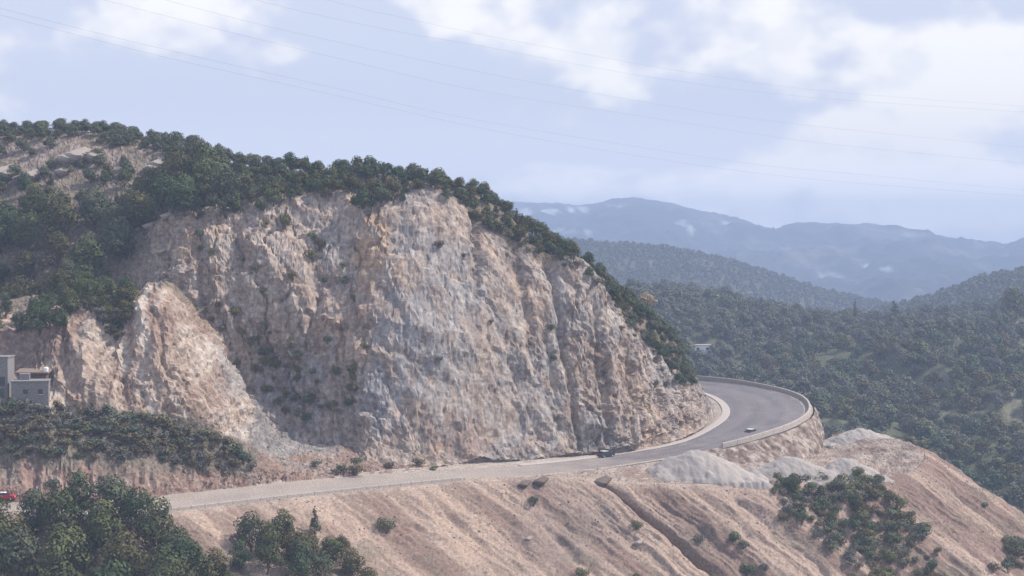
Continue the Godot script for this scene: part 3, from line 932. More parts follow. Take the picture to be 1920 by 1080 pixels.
	var snow := [patch(1273, 425, 5900, 7, 9, Color(1, 1, 1)), patch(1033, 398, 6300, 9, 5, Color(1, 1, 1)), patch(1068, 393, 6400, 5, 5, Color(1, 1, 1)), patch(1092, 392, 6400, 7, 5, Color(1, 1, 1)), patch(1148, 389, 6300, 5, 4, Color(1, 1, 1)), patch(985, 402, 6300, 6, 8, Color(1, 1, 1)), patch(1360, 420, 6200, 8, 4, Color(1, 1, 1)), patch(1075, 437, 5600, 26, 4, Color(1, 1, 1), 0.5), patch(1605, 502, 5000, 8, 4, Color(1, 1, 1), 0.8), patch(1700, 440, 6000, 16, 4, Color(1, 1, 1), 0.4), patch(1525, 515, 5000, 14, 4, Color(1, 1, 1), 0.4)]
	for q in snow:
		q[1] *= 1.5
		q[2] *= 3.0
	var far_col := paint(far, func(p: Vector3, n: Vector3, u: float, v: float) -> Color:
		var a := n_col.get_noise_3dv(p * 0.0022)
		var b := n_col.get_noise_3dv(p * 0.009)
		var c := Color(0.055, 0.062, 0.05).lerp(Color(0.24, 0.21, 0.18), smooth(0.05, 0.45, a + b * 0.7))
		var h := c
		for q in snow:
			var e: Vector3 = p - q[0]
			var r := sqrt(e.x * e.x / (q[1] * q[1]) + e.y * e.y / (q[2] * q[2] * 0.25) + e.z * e.z / 360000.0)
			h = h.lerp(Color(0.85, 0.87, 0.9), minf(1.0, (1.0 - smoothstep(0.6, 1.2, r + b)) * q[4] * 1.4))
		return h)
	tag(put(sheet_mesh(far, far_col), M.far, "mountains"), "", "", "", "structure")

# a ribbon between two edges given as survey points; returns the resampled edges
func edge_line(pts: Array, n: int) -> PackedVector3Array:
	var c := PackedVector3Array()
	for q in pts: c.append(at(q[0], q[1], q[2]))
	var out := PackedVector3Array()
	for i in n + 1:
		var f := float(i) / n * (c.size() - 1)
		var k := clampi(int(f), 0, c.size() - 2)
		var a := c[k - 1] if k > 0 else c[k] * 2.0 - c[k + 1]
		var e := c[k + 2] if k + 2 < c.size() else c[k + 1] * 2.0 - c[k]
		out.append(cr(a, c[k], c[k + 1], e, f - k))
	return out

func ribbon(a: PackedVector3Array, b: PackedVector3Array, f0: float, f1: float, lift: float, cells: int, fn: Callable) -> ArrayMesh:
	var S := Sheet.new()
	S.nu = a.size() - 1
	S.nv = cells
	S.pos.resize((S.nu + 1) * (cells + 1))
	for i in S.nu + 1:
		S.u.append(i)
		for j in cells + 1:
			S.pos[i * (cells + 1) + j] = a[i].lerp(b[i], lerpf(f1, f0, float(j) / cells)) + Vector3(0, lift, 0)
	for j in cells + 1: S.v.append(j)
	normals(S)
	return sheet_mesh(S, paint(S, fn))

# a wall swept along a line: section points (out, up) closed, "out" is to the right of travel
func swept(line: PackedVector3Array, section: Array) -> ArrayMesh:
	var st := SurfaceTool.new()
	st.begin(Mesh.PRIMITIVE_TRIANGLES)
	st.set_smooth_group(-1)
	var rings := []
	for i in line.size():
		var t := (line[mini(i + 1, line.size() - 1)] - line[maxi(i - 1, 0)])
		t.y = 0.0
		t = t.normalized()
		var side := t.cross(Vector3.UP)
		var ring := []
		for q in section: ring.append(line[i] + side * q[0] + Vector3(0, q[1], 0))
		rings.append(ring)
	var K := section.size()
	for i in line.size() - 1:
		for k in K:
			var a: Vector3 = rings[i][k]
			var b: Vector3 = rings[i][(k + 1) % K]
			var c: Vector3 = rings[i + 1][k]
			var d: Vector3 = rings[i + 1][(k + 1) % K]
			for p in [a, b, c, b, d, c]: st.add_vertex(p)
	for e in [[rings[0], false], [rings[-1], true]]:
		for k in range(1, K - 1):
			var t := [e[0][0], e[0][k + 1], e[0][k]]
			if e[1]: t.reverse()
			for p in t: st.add_vertex(p)
	st.generate_normals()
	return st.commit()

func road_works() -> void:
	var inner := [[-200,934,353],[0,938,352],[200,938,358],[300,931,364.5],[500,910,381.5],[700,892,397],[860,881,408],[1000,871,420],[1150,853,436],[1270,831,452],[1335,802,468],[1363,776,486],[1350,752,503],[1310,735,520],[1250,727,540],[1150,722,560]]
	var outer := [[-200,962,344],[0,966,342],[200,968,344.5],[300,964,350],[500,941,367],[700,919.5,384.5],[860,904,398.5],[1000,893,410],[1150,876,425],[1310,850,441],[1420,823,454],[1492,797,470],[1518,773,488],[1500,748,508],[1430,728,527],[1320,713,545],[1220,707,560],[1100,702,580]]
	outer.remove_at(16)
	var N := 260
	var a := edge_line(inner, N)
	var b := edge_line(outer, N)
	tag(put(ribbon(a, b, 0.0, 1.0, 0.10, 30, func(p: Vector3, n: Vector3, u: float, v: float) -> Color:
		var s := n_col.get_noise_3dv(p * 0.12)
		var t := n_col.get_noise_3d(u * 0.02, v * 0.17, 3.0)
		var c := Color(0.285, 0.275, 0.305).lerp(Color(0.225, 0.22, 0.245), smooth(-0.2, 0.3, t))
		var worn := 0.5 + 0.5 * cos(v / 30.0 * TAU * 4.0)
		c = c.lerp(Color(0.33, 0.32, 0.345), worn * 0.30 + 0.25 * smooth(0.0, 0.3, n_col.get_noise_3dv(p * Vector3(0.3, 0.3, 0.05))))
		c = c.lerp(Color(0.19, 0.185, 0.205), 0.6 * smooth(0.30, 0.33, n_col.get_noise_3d(u * 0.035, v * 0.05, 20.0)))
		var dust := Color(0.57, 0.515, 0.475)
		var k := 1.0 - smooth(105.0, 150.0, u + s * 30.0)
		return c.lerp(dust, k * (0.88 + 0.35 * s)).lerp(dust, smooth(0.15, 0.45, s) * 0.25)), M.asphalt, "road"), "", "", "", "structure")
	# the pale concrete gutter strip round the inside of the bend, and the pale verge on the outside
	var gut := PackedVector3Array()
	for i in range(118, 236): gut.append(a[i] + Vector3(0, 0.1, 0))
	var gutter := swept(gut, [[-1.3, -0.4], [-1.3, 0.16], [-1.15, 0.2], [0.55, 0.10], [0.75, 0.02], [0.75, -0.4]])
	tag(put(gutter, M.concrete, "gutter"), "pale concrete gutter strip curving round the foot of the cliff", "gutter")
	var verge := func(p: Vector3, n: Vector3, u: float, v: float) -> Color:
		return Color(0.62, 0.57, 0.53).lerp(Color(0.45, 0.38, 0.34), smooth(-0.1, 0.4, n_col.get_noise_3dv(p * 0.5)))
	tag(put(ribbon(a, b, -0.38, 0.04, 0.09, 4, verge), M.earth, "verge"), "", "", "", "structure")
	tag(put(ribbon(a, b, 0.93, 1.04, 0.106, 3, verge), M.earth, "verge"), "", "", "", "structure")

	# low parapet of cast panels along the straight, and the parapet round the outside of the bend
	var sec := [[-0.22, -0.5], [-0.22, 0.80], [-0.16, 0.86], [0.16, 0.86], [0.22, 0.80], [0.22, -0.5]]
	var par := thing("parapet", b[44], "long low concrete parapet beside the straight dusty road above the embankment", "parapet")
	parapet(par, b, 40, 98, 2, sec)
	var bend := thing("parapet", b[190], "curved concrete parapet round the outside of the road bend", "parapet")
	parapet(bend, b, 152, 256, 4, [[-0.28, -0.8], [-0.28, 1.02], [-0.20, 1.1], [0.20, 1.1], [0.28, 1.02], [0.28, -0.8]])

	# the rubble wall that carries the bend
	var W := sheet([
		[[1290,853,439.5],[1292,858,438],[1294,866,436],[1296,880,434]],
		[[1340,844.5,443.5],[1343,851,442],[1346,860,440],[1348,880,437]],
		[[1375,838,446],[1378,846,444],[1380,858,442],[1384,892,436]],
		[[1405,829,451],[1408,842,449],[1412,856,446],[1420,892,437]],
		[[1450,816,459],[1453,834,456],[1458,852,452],[1470,895,442]],
		[[1500,796,472],[1505,820,468],[1512,844,464],[1524,895,453]],
		[[1527,775,489],[1531,800,487],[1536,826,485],[1545,880,480]],
		[[1512,747,510],[1520,775,512],[1530,800,515],[1540,840,518]],
		[[1440,726,530],[1450,755,534],[1460,790,540],[1470,830,545]],
		[[1325,711,548],[1330,750,554],[1335,790,560],[1340,830,565]],
	], 0.4, 0.4, {}, true)
	displace(W, func(p: Vector3, u: float, v: float) -> float:
		return crag(p, 0.6, 0.55, 0.3) * smooth(0.0, 0.5, v))
	var wc := paint(W, func(p: Vector3, n: Vector3, u: float, v: float) -> Color:
		var s := n_col.get_noise_3dv(p * 0.3)
		return Color(0.40, 0.33, 0.29).lerp(Color(0.27, 0.21, 0.18), smooth(-0.05, 0.3, s)).lerp(PALE, smooth(0.0, 0.3, -s) * 0.75))
	tag(put(sheet_mesh(W, wc), M.rock, "retaining_wall"), "rough brown rubble wall holding up the road bend above gravel heaps", "wall")

	# heaps of crushed stone on the tip
	heap(at(1312, 898, 424), 16.5, 7.2, 7.4, 1, [[-0.06, 0.0, 1.0, 0.95], [0.42, 0.05, 0.42, 0.42], [-0.5, 0.1, 0.3, 0.4]], "largest grey gravel heap, a wide cone beside the road")
	heap(at(1472, 899, 431.5), 15.5, 6.0, 6.0, 2, [[0.05, 0.0, 1.0, 0.9], [-0.45, 0.1, 0.62, 0.6], [0.55, 0.2, 0.5, 0.5]], "middle pale gravel heap below the rubble wall")
	heap(at(1586, 898, 438.5), 11.5, 5.6, 5.6, 3, [[0.0, 0.0, 1.0, 0.9], [-0.5, 0.15, 0.5, 0.5]], "small pale gravel heap behind the bushes on the tip edge")
	heap(at(1612, 832, 484), 12.0, 7.0, 4.6, 4, [[0.0, 0.0, 1.0, 0.95], [-0.5, 0.1, 0.5, 0.5], [0.5, -0.1, 0.6, 0.5]], "low grey spoil heap alone on the brown terrace past the bend")

func heap(where: Vector3, rx: float, rz: float, h: float, sd: int, tips: Array, label: String) -> void:
	var o := put(heap_mesh(sd, rx, rz, h, tips), M.gravel, "gravel_heap")
	o.position = where - Vector3(0, 0.25, 0)
	tag(o, label, "gravel heap", "gravel heaps tipped beside the road")

func parapet(root: Node3D, line: PackedVector3Array, i0: int, i1: int, span: int, sec: Array) -> void:
	for i in range(i0, i1, span):
		var l := PackedVector3Array()
		for k in span + 1: l.append(line[i + k] + Vector3(0, 0.1, 0) - root.position)
		var cut := (l[-1] - l[-2]).normalized() * 0.05
		l[-1] -= cut
		l[0] += (l[1] - l[0]).normalized() * 0.05
		put(swept(l, sec), M.concrete, "panel", root)

func block(parent: Node3D, called: String, mat: Material, c: Vector3, size: Vector3, bevel := 0.04) -> MeshInstance3D:
	var o := put(box_mesh(size, bevel), mat, called, parent)
	o.position = c
	return o

func window(parent: Node3D, x: float, y: float, z: float, w: float, h: float) -> void:
	var f := Node3D.new()
	f.name = "window"
	parent.add_child(f, true)
	f.position = Vector3(x, y, z)
	for e in [[-w / 2 - 0.06, 0.0, 0.12, h], [w / 2 + 0.06, 0.0, 0.12, h], [0.0, h, w + 0.24, 0.12]]:
		block(f, "frame", M.cement, Vector3(e[0], e[1], 0.0), Vector3(e[2], e[3], 0.16), 0.01)
	block(f, "sill", M.concrete, Vector3(0, -0.12, 0.04), Vector3(w + 0.3, 0.12, 0.3), 0.02)
	block(f, "pane", M.glass, Vector3(0, 0.0, -0.02), Vector3(w, h, 0.06), 0.0)

func buildings() -> void:
	# unfinished cement house on the bench under the spur
	var o := thing("cement_house", at(58, 759, 369.5), "small flat-roofed grey cement house below the tan cliff", "house")
	o.rotation.y = 0.18
	block(o, "terrace_slab", M.concrete, Vector3(-1.6, -0.45, 0.8), Vector3(11.0, 0.45, 7.2), 0.06)
	block(o, "foundation", M.dark_stone, Vector3(-1.6, -2.6, 0.6), Vector3(10.6, 2.14, 6.6), 0.1)
	block(o, "wall", M.cement, Vector3(0, 0, 0), Vector3(7.0, 4.6, 5.5), 0.05)
	block(o, "roof", M.cement, Vector3(0, 4.6, 0), Vector3(7.3, 0.25, 5.8), 0.04)
	block(o, "roof_hut", M.cement, Vector3(-1.2, 4.85, -0.6), Vector3(2.0, 1.2, 2.2), 0.04)
	window(o, -0.8, 2.2, 2.78, 0.9, 1.0)
	window(o, 2.0, 2.2, 2.78, 0.9, 1.0)
	o = thing("cement_house", at(2, 752, 373), "taller plain grey cement house with dark openings, cut by the left edge of the view", "house")
	block(o, "wall", M.cement, Vector3(-1.5, 0, 0), Vector3(7.0, 8.6, 5.0), 0.05)
	block(o, "roof", M.cement, Vector3(-1.5, 8.6, 0), Vector3(7.3, 0.25, 5.3), 0.04)
	window(o, 0.6, 0.8, 2.53, 1.3, 1.7)
	window(o, 0.9, 3.0, 2.53, 1.2, 1.9)
	o = thing("shed", at(64, 716, 378), "low shed with a brown rusty roof behind the cement houses", "shed")
	block(o, "wall", M.dark_stone, Vector3(0, -2.0, 0), Vector3(5.6, 4.0, 3.5), 0.04)
	var rf := block(o, "roof", M.rust, Vector3(0, 2.0, 0), Vector3(6.6, 0.3, 4.4), 0.03)
	rf.rotation.x = 0.12
	block(o, "tank", M.white, Vector3(2.6, 1.9, 1.0), Vector3(0.9, 1.1, 0.9), 0.2)
	# a white house in the valley woods
	o = thing("white_house", on_valley(1320, 664) + Vector3(0, 1.0, 0), "long white house among the valley trees beyond the road", "house")
	block(o, "wall", M.white, Vector3(0, -2, 0), Vector3(8.0, 5.2, 6.0), 0.04)
	block(o, "roof", M.concrete, Vector3(0, 3.2, 0), Vector3(8.5, 0.3, 6.5), 0.04)
	window(o, -2.2, 0.9, 3.03, 1.1, 1.2)
	window(o, 2.2, 0.9, 3.03, 1.1, 1.2)

func on_valley(px: float, py: float) -> Vector3:
	return on_sheet(valley, px, py)

func on_sheet(S: Sheet, px: float, py: float) -> Vector3:
	var best := 0
	var near := 1e9
	var want := Vector2(px, py)
	var w := S.nv + 1
	for i in range(0, S.nu + 1, 6):
		for j in range(0, w, 6):
			var p := S.pos[i * w + j]
			var d := survey(p).distance_to(want) + (p - CAM).length() * 0.02
			if d < near:
				near = d
				best = i * w + j
	var bi := best / w
	var bj := best % w
	for i in range(maxi(bi - 7, 0), mini(bi + 8, S.nu + 1)):
		for j in range(maxi(bj - 7, 0), mini(bj + 8, w)):
			var p := S.pos[i * w + j]
			var d := survey(p).distance_to(want) + (p - CAM).length() * 0.02
			if d < near:
				near = d
				best = i * w + j
	return S.pos[best]

func vegetation() -> void:
	var g0 := Color(0.054, 0.064, 0.040)
	var g1 := Color(0.122, 0.134, 0.080)
	var o0 := Color(0.088, 0.095, 0.058)
	var o1 := Color(0.175, 0.175, 0.110)
	var s0 := Color(0.080, 0.084, 0.070)
	var s1 := Color(0.155, 0.152, 0.128)
	var pines := []
	for i in 7: pines.append(tree_proto(100 + i * 13, 5.6 + (i % 3) * 0.8, 6.0 + (i % 4) * 0.5, "pine", 1100, 0.26, g0, g1))
	var bigs := []
	for i in 5: bigs.append(tree_proto(300 + i * 17, 7.2 + (i % 3) * 0.8, 6.6 + (i % 2), "pine", 2600, 0.19, g0, g1))
	var oaks := []
	for i in 5: oaks.append(tree_proto(500 + i * 11, 6.0 + (i % 3) * 0.7, 7.4 + (i % 2), "oak", 520, 0.40, o0.lerp(s0, i * 0.2), o1.lerp(s1, i * 0.18)))
	var shrubs := []
	for i in 5: shrubs.append(tree_proto(700 + i * 7, 1.5 + (i % 3) * 0.3, 2.3 + (i % 2) * 0.4, "shrub", 260, 0.16, s0, s1))
	var greens := []
	for i in 4: greens.append(tree_proto(800 + i * 7, 2.4 + (i % 3) * 0.4, 2.8 + (i % 2) * 0.6, "shrub", 520, 0.15, o0, o1))
	var cones := []
	for i in 3: cones.append(tree_proto(900 + i * 7, 6.0, 2.6, "cone", 900, 0.18, g0, g1))
	var dry := tree_proto(990, 6.5, 7.0, "oak", 800, 0.3, Color(0.30, 0.24, 0.18), Color(0.42, 0.34, 0.25))

	# pines over the hill
	var wood := [[-120,215],[160,235],[320,262],[420,285],[600,308],[850,345],[930,380],[1000,438],[1060,475],[1130,520],[1180,560],[1232,600],[1275,660],[1300,720],[1285,735],[1250,690],[1190,615],[1130,545],[1090,505],[1010,478],[950,448],[900,420],[855,385],[800,352],[770,362],[750,385],[680,395],[640,372],[560,372],[500,398],[420,408],[330,412],[290,430],[230,470],[215,520],[130,560],[120,620],[-120,625]]
	var slope_wood := [[-120,410],[90,415],[230,400],[300,372],[360,345],[420,360],[430,408],[330,412],[290,430],[230,470],[215,520],[130,560],[120,620],[-120,625]]
	var spots := scatter(hill, 14000, 6.6, func(s: Vector2, p: Vector3, n: Vector3) -> float: return 1.0 if inside(slope_wood, s) else 0.0, 6.2)
	spots += scatter(hill, 40000, 3.0, func(s: Vector2, p: Vector3, n: Vector3) -> float:
		if not inside(wood, s) or inside(slope_wood, s): return 0.0
		if inside([[-120,262],[60,262],[190,256],[310,290],[320,335],[230,375],[90,400],[-120,400]], s): return 0.05
		return 0.35 + 0.65 * smoothstep(-0.2, 0.1, n_col.get_noise_3dv(p * 0.06)), 6.2)
	spots.sort_custom(func(a: Vector3, b: Vector3) -> bool: return a.z > b.z)
	var k := 0
	var more := [[], []]
	for p in spots:
		var s := survey(p)
		var label := "rounded dark green pine in the wood on the crest above the cliff"
		var sc := rng.randf_range(0.40, 0.88)
		if s.x > 840:
			label = "small dark pine on the rocky ridge running down to the bend"
			sc = rng.randf_range(0.42, 0.72)
		elif inside(slope_wood, s):
			label = "full rounded green pine on the slope above the pale spur"
			sc = rng.randf_range(1.05, 1.6)
		elif s.x < 330:
			label = "small dark pine beside the bare rocks on the hilltop"
			sc = rng.randf_range(0.45, 0.75)
		if k >= 300:
			more[k % 2].append(Transform3D(Basis(Vector3.UP, rng.randf() * TAU).scaled(Vector3.ONE * sc), p - Vector3(0, 0.25, 0)))
			k += 1
			continue
		make_tree("pine_tree", bigs[k % 5] if inside(slope_wood, s) else (cones[k % 3] if k % 9 == 0 else pines[k % 7]), M.leaf, p - Vector3(0, 0.25, 0), rng.randf() * TAU, Vector3(sc * rng.randf_range(0.9, 1.15), sc, sc * rng.randf_range(0.9, 1.15)), label, "tree", "pines on the hill")
		k += 1

	for i in 2: crowd("crest_wood", pines[i * 3][0], more[i], "wood of dark pines closing the hill's skyline")
	for p in scatter(spur, 6000, 4.2, func(s: Vector2, p: Vector3, n: Vector3) -> float: return 1.0 if inside([[-80,590],[60,590],[125,560],[150,548],[240,545],[245,600],[218,628],[175,590],[135,585],[120,625],[-80,640]], s) else 0.0):
		make_tree("pine_tree", bigs[k % 5], M.leaf, p - Vector3(0, 0.3, 0), rng.randf() * TAU, Vector3.ONE * rng.randf_range(0.55, 1.0), "pine on top of the pale spur above the cement houses", "tree", "pines on the spur")
		k += 1
	# undergrowth on the hill, in the gully, on the bench
	k = 0
	var gully := [[470,650],[560,640],[660,700],[672,790],[640,815],[560,800],[500,740]]
	var seam := [[345,560],[400,600],[470,632],[560,650],[540,672],[450,652],[380,615]]
	for p in scatter(hill, 20000, 1.9, func(s: Vector2, p: Vector3, n: Vector3) -> float:
			if inside(gully, s): return 0.28
			if inside(seam, s): return 0.6
			if inside([[560,440],[660,440],[665,560],[600,560]], s): return 0.15
			if inside([[840,345],[960,440],[1100,500],[1200,620],[1280,730],[1240,700],[1100,520],[940,450],[870,400]], s): return 0.3
			return (0.035 if s.x < 690 else 0.008) if s.y > 400 and s.x > 320 and s.x < 1250 and s.y < 800 else 0.0):
		if k >= 260: break
		var sc := rng.randf_range(0.55, 1.15)
		var s := survey(p)
		var label := "dark scrub bush growing in the shady gully beside the pale spur" if s.x < 680 and s.y > 560 else ("low bush on the cliff ridge between the small pines" if s.x > 840 else "small bush clinging to a ledge of the cliff face")
		make_tree("ledge_bush", greens[k % 4] if s.x < 700 else shrubs[k % 5], M.leaf, p - Vector3(0, 0.1, 0), rng.randf() * TAU, Vector3.ONE * sc, label, "bush", "bushes on the cliff")
		k += 1
	k = 0
	for p in scatter(spur, 9000, 1.5, func(s: Vector2, p: Vector3, n: Vector3) -> float:
			if inside([[-60,766],[110,768],[260,785],[370,812],[450,845],[470,872],[400,885],[300,868],[-60,858]], s): return 1.0
			if inside([[130,560],[215,560],[232,640],[200,630],[150,570]], s): return 0.6
			return 0.007 if s.y > 870 else 0.0):
		if k >= 260: break
		var sc := rng.randf_range(0.85, 1.8)
		make_tree("scrub_bush", shrubs[k % 5], M.leaf, p - Vector3(0, 0.1, 0), rng.randf() * TAU, Vector3(sc, sc * rng.randf_range(0.6, 1.0), sc), "low grey green scrub bush on the bench under the pale spur", "bush", "scrub on the bench")
		k += 1

	# the embankment: a stand of pines at the lower left, bushes to the right
	var stand := [[[30,1060],1.35],[[110,1010],1.2],[[150,985],1.15],[[215,985],1.3],[[70,1000],1.0],[[190,1040],1.4],[[260,1010],1.15],[[290,1050],1.3],[[130,1090],1.5],[[40,1120],1.5],[[230,1110],1.5],[[330,1075],1.1],[[-20,1010],1.1],[[-10,1080],1.4],[[345,1120],1.3],[[400,1100],1.0],[[310,1140],1.4],[[100,1160],1.5],[[200,1165],1.5],[[-60,1050],1.3],[[440,1150],1.0]]
	k = 0
	for q in stand:
		var p := on_bank(q[0][0], q[0][1])
		make_tree("pine_tree", bigs[k % 5], M.leaf, p - Vector3(0, 0.3, 0), rng.randf() * TAU, Vector3.ONE * q[1] * 1.05, "tall bushy pine in the thick stand under the road's left end", "tree", "pines below the road")
		k += 1
	for q in [[[470,1035],0.95],[[505,1045],0.8],[[620,1060],0.8],[[570,1080],0.9],[[530,1010],0.8],[[545,1060],0.9],[[500,1075],0.9],[[580,1050],0.75],[[640,1050],0.62],[[660,1085],0.8],[[600,1095],0.8],[[450,1075],0.7],[[690,1110],0.7],[[560,1110],0.9]]:
		make_tree("pine_tree", bigs[k % 5], M.leaf, on_bank(q[0][0], q[0][1]) - Vector3(0, 0.2, 0), rng.randf() * TAU, Vector3.ONE * q[1] * 1.05, "young pine in the loose clump on the bare embankment", "tree", "young pines on the embankment")
		k += 1
	make_tree("cypress", cones[0], M.leaf, on_bank(590, 1000), 0.4, Vector3(0.75, 0.9, 0.75), "slim dark pointed tree rising from the loose clump on the embankment", "tree", "")
	for q in [[1090,1085,1.0],[1195,1090,0.9],[1110,1110,1.2],[1060,1100,0.9]]:
		make_tree("bush", greens[k % 4], M.leaf, on_bank(q[0], q[1]), rng.randf() * TAU, Vector3.ONE * q[2], "green bush on the lower embankment beside the dark gully", "bush", "bushes on the embankment")
		k += 1
	make_tree("pine_tree", bigs[1], M.leaf, on_bank(1487, 930), 0.3, Vector3(0.52, 0.62, 0.52), "slender upright tree at the top edge of the bush patch below gravel heaps", "tree", "")
	for q in [[1540,935,0.55],[1610,960,0.8],[1560,985,0.6],[1500,965,0.5]]:
		make_tree("pine_tree", bigs[k % 5], M.leaf, on_bank(q[0], q[1]) - Vector3(0, 0.5, 0), rng.randf() * TAU, Vector3.ONE * q[2] * 0.8, "small bushy pine in the patch below the gravel heaps", "tree", "small pines below the gravel heaps")
		k += 1
	k = 0
	var patch_b := [[1440,900],[1560,895],[1650,905],[1700,960],[1760,1040],[1770,1100],[1600,1100],[1560,1040],[1470,960]]
	for p in scatter(bank, 9000, 1.5, func(s: Vector2, p: Vector3, n: Vector3) -> float:
			if inside(patch_b, s): return 0.85
			if inside([[1880,1010],[1930,1020],[1930,1075],[1890,1060]], s): return 0.8
			if inside([[1320,960],[1420,1030],[1480,1090],[1400,1080]], s): return 0.12
			return 0.006 if s.y > 940 else 0.0):
		if k >= 190: break
		var sc := rng.randf_range(0.7, 1.5)
		var grey := rng.randf() < 0.4
		make_tree("bush", shrubs[k % 5] if grey else greens[k % 4], M.leaf, p - Vector3(0, 0.1, 0), rng.randf() * TAU, Vector3.ONE * sc, "dry greyish bush on the embankment below the gravel heaps" if grey else "green bush on the embankment below the gravel heaps", "bush", "bushes on the embankment")
		k += 1

	# the wood on the valley side
	var clear1 := [[1730,672],[1930,668],[1930,705],[1820,712]]
	var clear2 := [[1295,645],[1345,645],[1350,672],[1300,675]]
	var far_spots := scatter(valley, 60000, 6.4, func(s: Vector2, p: Vector3, n: Vector3) -> float:
		if s.x < 1180 or s.x > 1990 or s.y > 1040: return 0.0
		if inside(clear1, s): return 0.15
		if inside(clear2, s): return 0.0
		return 0.06 + 0.94 * smoothstep(-0.22, 0.0, n_col.get_noise_3dv(p * 0.02)))
	far_spots.sort_custom(func(a: Vector3, b: Vector3) -> bool: return a.z > b.z)
	var placed := 0
	var rest := [[], [], [], [], []]
	for p in far_spots:
		var s := survey(p)
		var seen_it := s.x > 1250 and s.x < 1920 and s.y < 965 and s.y < 800 + (s.x - 1560) * 0.5 and (s.x > 1530 or s.y < 715)
		var sc := rng.randf_range(0.75, 1.5)
		var b := Basis(Vector3.UP, rng.randf() * TAU).scaled(Vector3(sc, sc * rng.randf_range(0.8, 1.1), sc))
		if placed < 300 and seen_it:
			var o := make_tree("oak_tree", oaks[placed % 5], M.leaf, p - Vector3(0, 0.3, 0), 0.0, Vector3.ONE, "rounded oak in the dense wood across the valley", "tree", "trees of the valley wood")
			o.transform = Transform3D(b, p - Vector3(0, 0.3, 0))
			placed += 1
		else:
			rest[rng.randi_range(0, 4)].append(Transform3D(b, p - Vector3(0, 0.3, 0)))
	for i in 5: crowd("valley_wood", oaks[i][0], rest[i], "dense wood of small rounded trees covering the valley side")
	make_tree("cypress", cones[1], M.leaf, on_valley(1676, 616) - Vector3(0, 0.5, 0), 0.0, Vector3(3.6, 2.9, 3.6), "lone dark upright tree standing out above the valley wood", "tree", "")
	make_tree("oak_tree", oaks[1], M.leaf, on_valley(1900, 590) - Vector3(0, 0.5, 0), 0.0, Vector3(2.3, 2.7, 2.3), "broad dark tree on the valley skyline before the blue ridge", "tree", "")
	make_tree("cypress", cones[2], M.leaf, on_valley(1607, 604) - Vector3(0, 0.5, 0), 0.0, Vector3(1.3, 2.6, 1.3), "thin pole-like tree on the valley skyline before the blue ridge", "tree", "")
	make_tree("dry_tree", dry, M.leaf, at(1214, 580, 520), 0.0, Vector3(0.9, 0.75, 0.9), "tan leafless-looking tree at the back of the cliff ridge", "tree", "")

	# the middle ridges carry woods too far off to count
	var list := []
	for S in [ridge_a, ridge_b]:
		for p in scatter(S, 24000, 8.0, func(s: Vector2, p: Vector3, n: Vector3) -> float:
				if s.x < 1000 or s.x > 1960 or s.y > 640: return 0.0
				return smoothstep(-0.6, -0.1, -n_col.get_noise_3dv(p * 0.006))):
			var sc := rng.randf_range(0.8, 1.7)
			list.append(Transform3D(Basis(Vector3.UP, rng.randf() * TAU).scaled(Vector3(sc, sc * 1.1, sc)), p - Vector3(0, 0.5, 0)))
	crowd("ridge_wood", tree_proto(1200, 6.5, 7.0, "oak", 160, 0.7, o0, o1)[0], list, "hazy blue woods covering the middle ridges")

func on_bank(px: float, py: float) -> Vector3:
	return on_sheet(bank, px, py)

func crowd(called: String, mesh: Mesh, list: Array, label: String, mat: Material = null, category := "wood") -> void:
	if list.is_empty(): return
	var mm := MultiMesh.new()
	mm.transform_format = MultiMesh.TRANSFORM_3D
	mm.mesh = mesh
	mm.instance_count = list.size()
	for i in list.size(): mm.set_instance_transform(i, list[i])
	var o := MultiMeshInstance3D.new()
	o.multimesh = mm
	o.material_override = mat if mat else M.leaf
	o.name = numbered(called)
	add_child(o)
	tag(o, label, category, "", "stuff")

